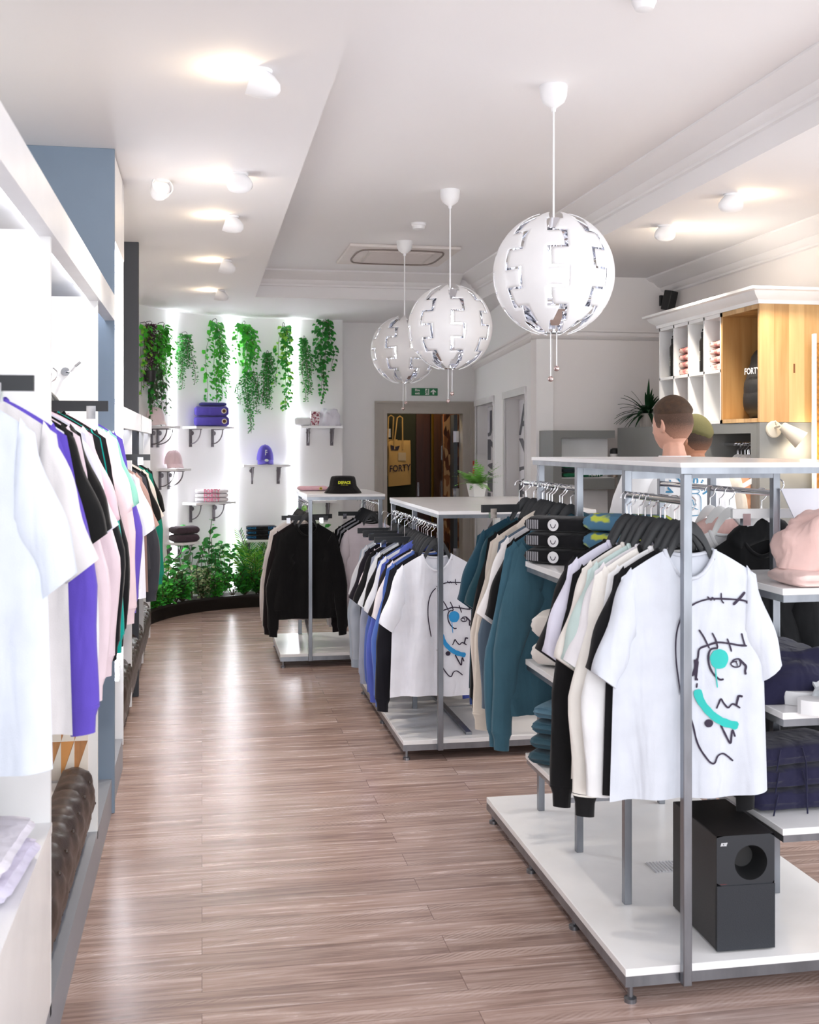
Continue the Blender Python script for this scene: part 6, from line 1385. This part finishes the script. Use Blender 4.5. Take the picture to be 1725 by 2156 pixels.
for i, (u0, u1, yy, c) in enumerate(((877, 906, 12.9, '#3b1a10'), (915, 938, 12.7, '#4a2a12'))):
    a = ony(u0, 900, yy).x; b2 = ony(u1, 900, yy).x; bm = BM(); box(bm, a, b2, yy, yy + 0.04, 0, 1.95); o = obj('cupboard_door', bm, mat('cupboard_' + str(i), c, 0.35, vary=0.3, vscale=3, stretch=(10, 10, 0.7))); tag(o, ('dark reddish wooden cupboard door beyond the doorway', 'brown wooden door leaf right of the reddish one beyond the doorway')[i], 'door')
    bm = BM(); box(bm, b2 - 0.05 if i else a + 0.01, b2 - 0.03 if i else a + 0.03, yy - 0.012, yy, 1.0 + 0.42 * i, 1.16 + 0.42 * i); obj('handle', bm, M_chrome, o)
bm = BM(); a = ony(909, 900, 12.8).x; box(bm, a, a + 0.025, 12.8, 12.83, 0, 1.95); o = obj('brass_strip', bm, mat('brass', '#8c6a1e', 0.3, metal=0.8)); tag(o, 'thin upright brass strip between the two wooden doors', 'strip')
point('back_room_lamp', (2.3, 12.4, 2.2), 5, (1.0, 0.75, 0.45), 0.1)
dl = thing('open_door', 'slate blue open door leaf at right side of the doorway', 'door')
bm = BM(); box(bm, DX1 - 0.06, DX1 - 0.02, 12.06, 12.85, 0.01, DZ - 0.01); obj('leaf', bm, mat('door_slate', '#4a525c', 0.5), dl)
for z in (0.35, 1.0, 1.62):
    bm = BM(); box(bm, DX1 - 0.075, DX1 - 0.012, 12.03, 12.058, z, z + 0.12); obj('hinge', bm, M_chrome, dl)
bm = BM(); box(bm, DX1 - 0.075, DX1 - 0.06, 12.65, 12.8, 1.0, 1.18); obj('push_plate', bm, M_chrome, dl)
p = onz(815, 1170, 0.35); t = heap('round_pouffe', 1.98, 12.6, 0.0, 0.28, 0.28, 0.62, '#b98a3c', 'mustard round pouffe just inside the doorway', 'pouffe', 2, 0.08)
# red and white strip sign beside the doorway
a = ony(998, 975, 11.86); bm = BM(); box(bm, a.x - 0.012, a.x + 0.016, 11.85, 11.862, 1.25, 1.42); o = obj('notice_strip', bm, mat('notice_red', '#c23a30', 0.5)); tag(o, 'narrow red and white notice at the right doorway edge', 'sign')
bm = BM(); box(bm, a.x - 0.012, a.x + 0.016, 11.849, 11.85, 1.34, 1.37); obj('white_band', bm, M_sw, o)
# lilac folded clothes and navy piece at the lower left
for i in range(2): folded('folded_shirt', 0.34, 0.26, 0.05, (-0.515 - 0.01 * i, 2.66, 0.627 + 0.051 * i), 1.5, ('#d9d4e8', '#e8e4ee')[i], ('lilac folded top lying on the low shelf at lower left', 'pale folded top on top of the lilac one at lower left')[i], 'folded clothes', seed=95 + i)
_j = hang('joggers', '#1c2140', -0.615, 2.60, 1.85, 0, 'navy joggers hanging low behind the nearest white t-shirt', 0); _j.scale = (1, 1, 1.09)
# security camera on planted wall
p = ony(493, 657, 11.45); t = thing('security_camera', 'tiny dome camera at the top of the planted wall', 'camera', tuple(p)); bm = BM(); tube(bm, [(0, 0.15, 0.03), (0, 0, 0.03)], 0.006, 6); lathe(bm, [(0.02, 0.03), (0.022, 0.0), (0.016, -0.012)], 16); obj('body', bm, M_spot, t); bm = BM(); bmesh.ops.create_uvsphere(bm, u_segments=12, v_segments=8, radius=0.014, matrix=Matrix.Translation((0, -0.004, -0.014))); obj('lens', bm, M_black, t)
#@@PEOPLE
def head_pt(th, ph, off=0.0):
    """th = longitude from the face (0 = front, +y), ph = latitude"""
    cp, sp = math.cos(ph), math.sin(ph); sx, cy = math.sin(th), math.cos(th)
    x = 0.0765 * cp * sx; y = 0.097 * cp * cy; z = 0.121 * sp
    if z < 0:
        k = (-z / 0.121); x *= 1 - 0.26 * k ** 1.4
        if y < 0: y *= 1 - 0.34 * k ** 1.2
        else: y = y * (1 - 0.05 * k) + 0.018 * k
    else: y -= 0.006 * (z / 0.121)
    if y < 0 and z > -0.04: y *= 1.05
    if y > 0.03:
        nose = math.exp(-(x / 0.011) ** 2) * (math.exp(-((z + 0.028) / 0.016) ** 2) * 0.026 + math.exp(-((z + 0.004) / 0.02) ** 2) * 0.012)
        brow = 0.005 * math.exp(-((z - 0.022) / 0.010) ** 2) * math.exp(-(x / 0.05) ** 4)
        eye = -0.010 * math.exp(-((z - 0.003) / 0.013) ** 2) * math.exp(-((abs(x) - 0.032) / 0.013) ** 2)
        lips = 0.006 * math.exp(-(x / 0.024) ** 2) * (math.exp(-((z + 0.060) / 0.006) ** 2) + math.exp(-((z + 0.073) / 0.007) ** 2))
        chin = 0.008 * math.exp(-(x / 0.025) ** 2) * math.exp(-((z + 0.10) / 0.014) ** 2)
        y += nose + brow + eye + lips + chin
    p = Vector((x, y, z)); return p + p.normalized() * off
def person(name, label, loc, rz, hz, headyaw, cfg):
    """hz = standing height; local frame faces +y; body is one continuous surface"""
    k = hz / 1.81
    J = {'pelvis': (0, 0, .97, .135, .10), 'waist': (0, -.005, 1.10, .125, .09), 'chest': (0, -.015, 1.30, .15, .105), 'upper': (0, -.015, 1.42, .115, .085), 'neckb': (0, -.012, 1.50, .06, .058), 'neck': (0, .0, 1.565, .055, .055), 'headb': (0, .005, 1.62, .055, .06)}
    E = [('pelvis', 'waist'), ('waist', 'chest'), ('chest', 'upper'), ('upper', 'neckb'), ('neckb', 'neck'), ('neck', 'headb')]
    for s, n in ((-1, 'l'), (1, 'r')):
        J['sh' + n] = (s * .175, -.015, 1.445, .062, .058); J['el' + n] = (s * .235, .02, 1.17, .042, .042); J['wr' + n] = (s * .16, .235, 1.10, .027, .024); J['pa' + n] = (s * .135, .30, 1.095, .038, .018); J['hd' + n] = (s * .125, .335, 1.09, .036, .016)
        E += [('upper', 'sh' + n), ('sh' + n, 'el' + n), ('el' + n, 'wr' + n), ('wr' + n, 'pa' + n), ('pa' + n, 'hd' + n)]
        for f in range(4):
            bx = s * (.125 + (f - 1.5) * .018); L = (.034, .041, .038, .029)[f]
            pa = 'hd' + n
            for q, (dy, dz) in enumerate(((.022, .0), (.022 + L * .55, -.008), (.022 + L * .9, -.032))):
                kx = f'f{f}{q}{n}'; J[kx] = (bx, .335 + dy, 1.09 + dz, .0085 - q * .001, .0085 - q * .001); E.append((pa, kx)); pa = kx
        J['t0' + n] = (s * .098, .285, 1.10, .012, .012); J['t1' + n] = (s * .078, .315, 1.092, .0098, .0098); J['t2' + n] = (s * .075, .345, 1.08, .0085, .0085)
        E += [('pa' + n, 't0' + n), ('t0' + n, 't1' + n), ('t1' + n, 't2' + n)]
        J['hi' + n] = (s * .095, 0, .90, .095, .095); J['kn' + n] = (s * .105, .015, .50, .058, .058); J['an' + n] = (s * .11, -.01, .09, .038, .042); J['to' + n] = (s * .125, .13, .045, .042, .03)
        E += [('pelvis', 'hi' + n), ('hi' + n, 'kn' + n), ('kn' + n, 'an' + n), ('an' + n, 'to' + n)]
    idx = {n: i for i, n in enumerate(J)}
    me = bpy.data.meshes.new('figure'); me.from_pydata([Vector(J[n][:3]) * k for n in J], [(idx[a], idx[b2]) for a, b2 in E], [])
    o = bpy.data.objects.new('figure', me); C.objects.link(o)
    m = o.modifiers.new('skin', 'SKIN')
    for n, i in idx.items():
        sv = me.skin_vertices[0].data[i]; sv.radius = (J[n][3] * k, J[n][4] * k); sv.use_root = (n == 'pelvis')
    o.modifiers.new('sub', 'SUBSURF').levels = 1
    dg = bpy.context.evaluated_depsgraph_get(); bm = BM(); bm.from_mesh(o.evaluated_get(dg).to_mesh()); bpy.data.objects.remove(o)
    HC_ = Vector((0, .018, 1.689)) * k; HM = Matrix.Translation(HC_) @ Matrix.Rotation(headyaw, 4, 'Z') @ Matrix.Rotation(-0.06, 4, 'X')
    NT, NP_ = 40, 26; R = [[HM @ (head_pt(2 * PI * i / NT, -PI / 2 + PI * j / NP_) * k) for i in range(NT)] for j in range(1, NP_)]
    rings(bm, R)
    for s in (-1, 1):
        EM = HM @ Matrix.Translation(Vector((s * .077, -.008, -.008)) * k) @ Matrix.Rotation(s * 0.35, 4, 'Z') @ Matrix.Rotation(-0.15, 4, 'X'); R = []
        for a in range(18):
            t = 2 * PI * a / 18; rr_ = .0055; cy, cz = .015 * math.cos(t), .030 * math.sin(t) * (1 if math.sin(t) > 0 else .85); nd = Vector((0, math.cos(t), math.sin(t)))
            R.append([EM @ (Vector((s * rr_ * math.cos(b2), cy, cz)) * k + nd * rr_ * math.sin(b2) * k) for b2 in [q * PI / 4 for q in range(8)]])
        R.append(R[0]); rings(bm, R, False, False)
        bmesh.ops.create_uvsphere(bm, u_segments=10, v_segments=8, radius=1, matrix=EM @ Matrix.Diagonal((.006 * k, .013 * k, .024 * k, 1)))
    t = thing(name, label, 'person', loc, rz)
    b = obj('body', bm, mat(cfg['skin'][0], cfg['skin'][1], 0.5, vary=0.06, vscale=25), t, angle=3)
    rm = b.modifiers.new('r', 'REMESH'); rm.mode = 'VOXEL'; rm.voxel_size = 0.0052; rm.use_smooth_shade = True
    sm = b.modifiers.new('s', 'SMOOTH'); sm.iterations = 4; sm.factor = 0.5
    # eyes
    for s in (-1, 1):
        eb = BM(); bmesh.ops.create_uvsphere(eb, u_segments=12, v_segments=8, radius=0.0105 * k, matrix=HM @ Matrix.Translation(Vector((s * .031, .080, .003)) * k)); obj('eye', eb, mat('eye_white', '#e8e4e0', 0.3), t)
    # hair
    def shell(nm, m_, off, cond, edge):
        hb = BM(); g_ = {}; NT2, NP2 = 64, 40
        for j in range(NP2 + 1):
            for i in range(NT2):
                th = 2 * PI * i / NT2; ph = -PI / 2 + PI * j / NP2; p = head_pt(th, ph); d = cond(th, p)
                if d > -0.012: g_[(i, j)] = hb.verts.new(HM @ (head_pt(th, ph, off * max(0.15, min(1, (d + 0.004) / edge)) + 0.0022 - (0.006 if d < 0 else 0)) * k))
        for j in range(NP2):
            for i in range(NT2):
                q = [g_.get(x_) for x_ in ((i, j), ((i + 1) % NT2, j), ((i + 1) % NT2, j + 1), (i, j + 1))]
                if all(q): hb.faces.new(q)
        return obj(nm, hb, m_, t, angle=3)
    def line(th):    # lower hairline height by longitude
        a = abs((th + PI) % (2 * PI) - PI); return 0.070 if a < 0.7 else (0.07 - 0.075 * (a - 0.7) / 0.6 if a < 1.3 else (-0.005 - 0.060 * min(1, (a - 1.3) / 0.9)))
    shell('hair_sides', cfg['fade'], 0.0035, lambda th, p: p.z - line(th), 0.03)
    if cfg.get('cap'):
        cb = shell('cap', cfg['cap'], 0.013, lambda th, p: p.z - (0.028 + (0.012 if abs((th + PI) % (2 * PI) - PI) < 1 else -0.03 * max(0, abs((th + PI) % (2 * PI) - PI) - 2.0))), 0.01)
        bb = BM(); R = []
        for q in range(7):
            s = q / 6; R.append([HM @ (Vector((math.sin(a) * .085, math.cos(a) * (.105 + .07 * s * math.cos(a) ** 2) if True else 0, .045 - .02 * s - .014 * math.sin(a) ** 2)) * k) for a in [-1.2 + 2.4 * w / 12 for w in range(13)]])
        rings(bb, R, closed=False); br_ = obj('brim', bb, cfg['cap'], cb); s_ = br_.modifiers.new('s', 'SOLIDIFY'); s_.thickness = 0.003
    else:
        shell('hair_top', cfg['hair'], 0.015, lambda th, p: p.z - (0.062 if abs((th + PI) % (2 * PI) - PI) < 0.8 else 0.052 - 0.012 * math.sin(abs((th + PI) % (2 * PI) - PI) - 0.8)), 0.018)
    # shirt: torso loft plus sleeves
    tors = [(0.86, .168, .118, 0), (0.95, .172, .122, 0), (1.10, .165, .112, -.005), (1.25, .18, .118, -.012), (1.36, .195, .122, -.015), (1.42, .198, .115, -.016), (1.47, .175, .092, -.016), (1.505, .125, .078, -.014), (1.53, .085, .07, -.010), (1.547, .070, .066, -.008)]
    sb = BM(); R = []
    for z, w, d, y0 in tors:
        R.append([Vector((abs(math.cos(a)) ** 0.85 * math.copysign(w, math.cos(a)), y0 + abs(math.sin(a)) ** 0.9 * math.copysign(d, math.sin(a)) + (0.006 * math.sin(z * 23 + a * 2) * (z < 1.45)), z)) * k for a in [q * 2 * PI / 36 for q in range(36)]])
    R.append([p * 1.0 + Vector((0, 0, -0.01)) + (Vector((0, -.008 * k, p.z)) - p) * 0.06 for p in R[-1]])
    rings(sb, R, False, False)
    for s in (-1, 1):
        tube(sb, [Vector((s * .13, -.015, 1.45)) * k, Vector((s * .19, -.015, 1.43)) * k, Vector((s * .225, -.005, 1.34)) * k, Vector((s * .245, .01, 1.22)) * k], [.07 * k, .078 * k, .074 * k, .078 * k], 20, caps=False)
    sh = obj('t_shirt', sb, cfg['shirt'], t, angle=2); sd_ = sh.modifiers.new('s', 'SOLIDIFY'); sd_.thickness = 0.003
    tb = BM()
    for s in (-1, 1): tube(tb, [Vector((s * .085, 0, .95)) * k, Vector((s * .098, 0, .85)) * k, Vector((s * .106, .012, .52)) * k, Vector((s * .11, -.005, .12)) * k], [.115 * k, .115 * k, .085 * k, .068 * k], 20)
    bmesh.ops.create_uvsphere(tb, u_segments=20, v_segments=12, radius=1, matrix=Matrix.Translation(Vector((0, 0, .96)) * k) @ Matrix.Diagonal((.165 * k, .118 * k, .09 * k, 1)))
    obj('trousers', tb, cfg['trousers'], t, angle=2)
    for s in (-1, 1):
        fb = BM(); R = []
        for q in range(9):
            u_ = q / 8; R.append([Vector((s * (.115 + .01 * u_) + math.cos(a) * (.042 + .008 * math.sin(u_ * PI)) * (1 if 0 < q < 8 else .5), -.06 + .25 * u_, max(0.003, .045 + (0.045 - .02 * u_) * math.sin(a) * (1 if 0 < q < 8 else .6)))) for a in [w * PI / 7 for w in range(14)]])
        rings(fb, R); obj('shoe', fb, cfg['shoe'], t, angle=2)
    def back(x, z):   # shirt surface at the back
        for (z0, w0, d0, y0), (z1, w1, d1, y1) in zip(tors, tors[1:]):
            if z0 * k <= z <= z1 * k:
                f = (z / k - z0) / (z1 - z0); w = (w0 + (w1 - w0) * f) * k; d = (d0 + (d1 - d0) * f) * k; yc = (y0 + (y1 - y0) * f) * k
                c = min(0.98, abs(x) / w) ** (1 / 0.85); return yc - d * max(0.02, 1 - c * c) ** 0.45
        return -0.12
    return t, sh, back
def fade_mat(nm, skin, hair, z0, z1):
    m = bpy.data.materials.new(nm); m.use_nodes = True; nt = m.node_tree; b = nt.nodes['Principled BSDF']; b.inputs['Roughness'].default_value = 0.7
    tc = nt.nodes.new('ShaderNodeTexCoord'); sp = nt.nodes.new('ShaderNodeSeparateXYZ'); nt.links.new(tc.outputs['Object'], sp.inputs[0]); mr = nt.nodes.new('ShaderNodeMapRange'); mr.inputs[1].default_value = z0; mr.inputs[2].default_value = z1; nt.links.new(sp.outputs[2], mr.inputs[0])
    n = nt.nodes.new('ShaderNodeTexNoise'); n.inputs['Scale'].default_value = 350; ad = nt.nodes.new('ShaderNodeMath'); ad.operation = 'MULTIPLY_ADD'; ad.inputs[1].default_value = 0.5; nt.links.new(n.outputs[0], ad.inputs[0]); sb_ = nt.nodes.new('ShaderNodeMath'); sb_.operation = 'SUBTRACT'; sb_.inputs[1].default_value = 0.25; nt.links.new(mr.outputs[0], sb_.inputs[0]); nt.links.new(sb_.outputs[0], ad.inputs[2]); nt.links.new(tc.outputs['Object'], n.inputs[0])
    mx = nt.nodes.new('ShaderNodeMix'); mx.data_type = 'RGBA'; mx.inputs[6].default_value = lin(skin); mx.inputs[7].default_value = lin(hair); nt.links.new(ad.outputs[0], mx.inputs[0]); nt.links.new(mx.outputs[2], b.inputs['Base Color']); return m
M_hair = mat('hair_brown', '#46301f', 0.7, bump=1.0, bscale=260, vary=0.3, vscale=60)
k1 = 1.0
pt, shirt1, back1 = person('person', 'man with short brown faded hair, white t-shirt with blue back print, facing away', (2.135, 4.93, 0), 0.06, 1.81, 0.38,
    dict(skin=('skin_fair', '#d8a58f'), hair=M_hair, fade=fade_mat('fade_hair', '#c9947c', '#4a3325', 1.59, 1.70), shirt=cloth('#f2f3f5'), trousers=cloth('#2a2c33'), shoe=cloth('#e6e6e6')))
M_pb = mat('print_blue', '#3f86ac', 0.7)
pz = 1.352; pr = 0.098
bmt = None
word = 'vitamin'; mt = BM()
for i, ch in enumerate(word):
    a = math.radians(66 - i * 22); me = text_mesh(ch, 0.062, 0.0, bold=0.0015)
    tmp = BM(); tmp.from_mesh(me)
    for v in tmp.verts:
        x = -(math.sin(a) * pr) + v.co.x * math.cos(a) - v.co.y * math.sin(a); z = pz + math.cos(a) * pr + v.co.x * math.sin(a) + v.co.y * math.cos(a); v.co = Vector((x, back1(x, z) - 0.006, z))
    m2 = bpy.data.meshes.new('x'); tmp.to_mesh(m2); tmp.free(); mt.from_mesh(m2)
obj('lettering', mt, M_pb, shirt1, smooth=False)
jb = BM(); fj = lambda x, z: Vector((x, back1(x, z - 0.035) - 0.006, z - 0.035))
for P in ([(0.0, 1.43), (0.05, 1.43), (0.05, 1.415), (0.0, 1.415), (0.0, 1.43)], [(0.005, 1.412), (-0.012, 1.395), (-0.014, 1.33), (0.0, 1.315), (0.05, 1.315), (0.064, 1.33), (0.062, 1.395), (0.045, 1.412)], [(0.008, 1.37), (0.02, 1.385), (0.028, 1.36), (0.04, 1.38)], [(0.0, 1.345), (0.02, 1.35), (0.05, 1.34)]): ribbon(jb, P, 0.004, fj)
obj('jar_print', jb, M_pb, shirt1, smooth=False)
M_olive = mat('cap_olive', '#5f5c38', 0.85, bump=0.4, bscale=200)
person('person', 'person in olive green cap standing behind the man with short brown hair', (2.56, 5.62, 0), 0.1, 1.745, 0.25,
    dict(skin=('skin_tan', '#b98468'), hair=M_hair, fade=fade_mat('fade_hair_dark', '#a3745c', '#3a2a20', 1.52, 1.62), cap=M_olive, shirt=cloth('#cfc7ba'), trousers=cloth('#30323a'), shoe=cloth('#3a3a3c')))
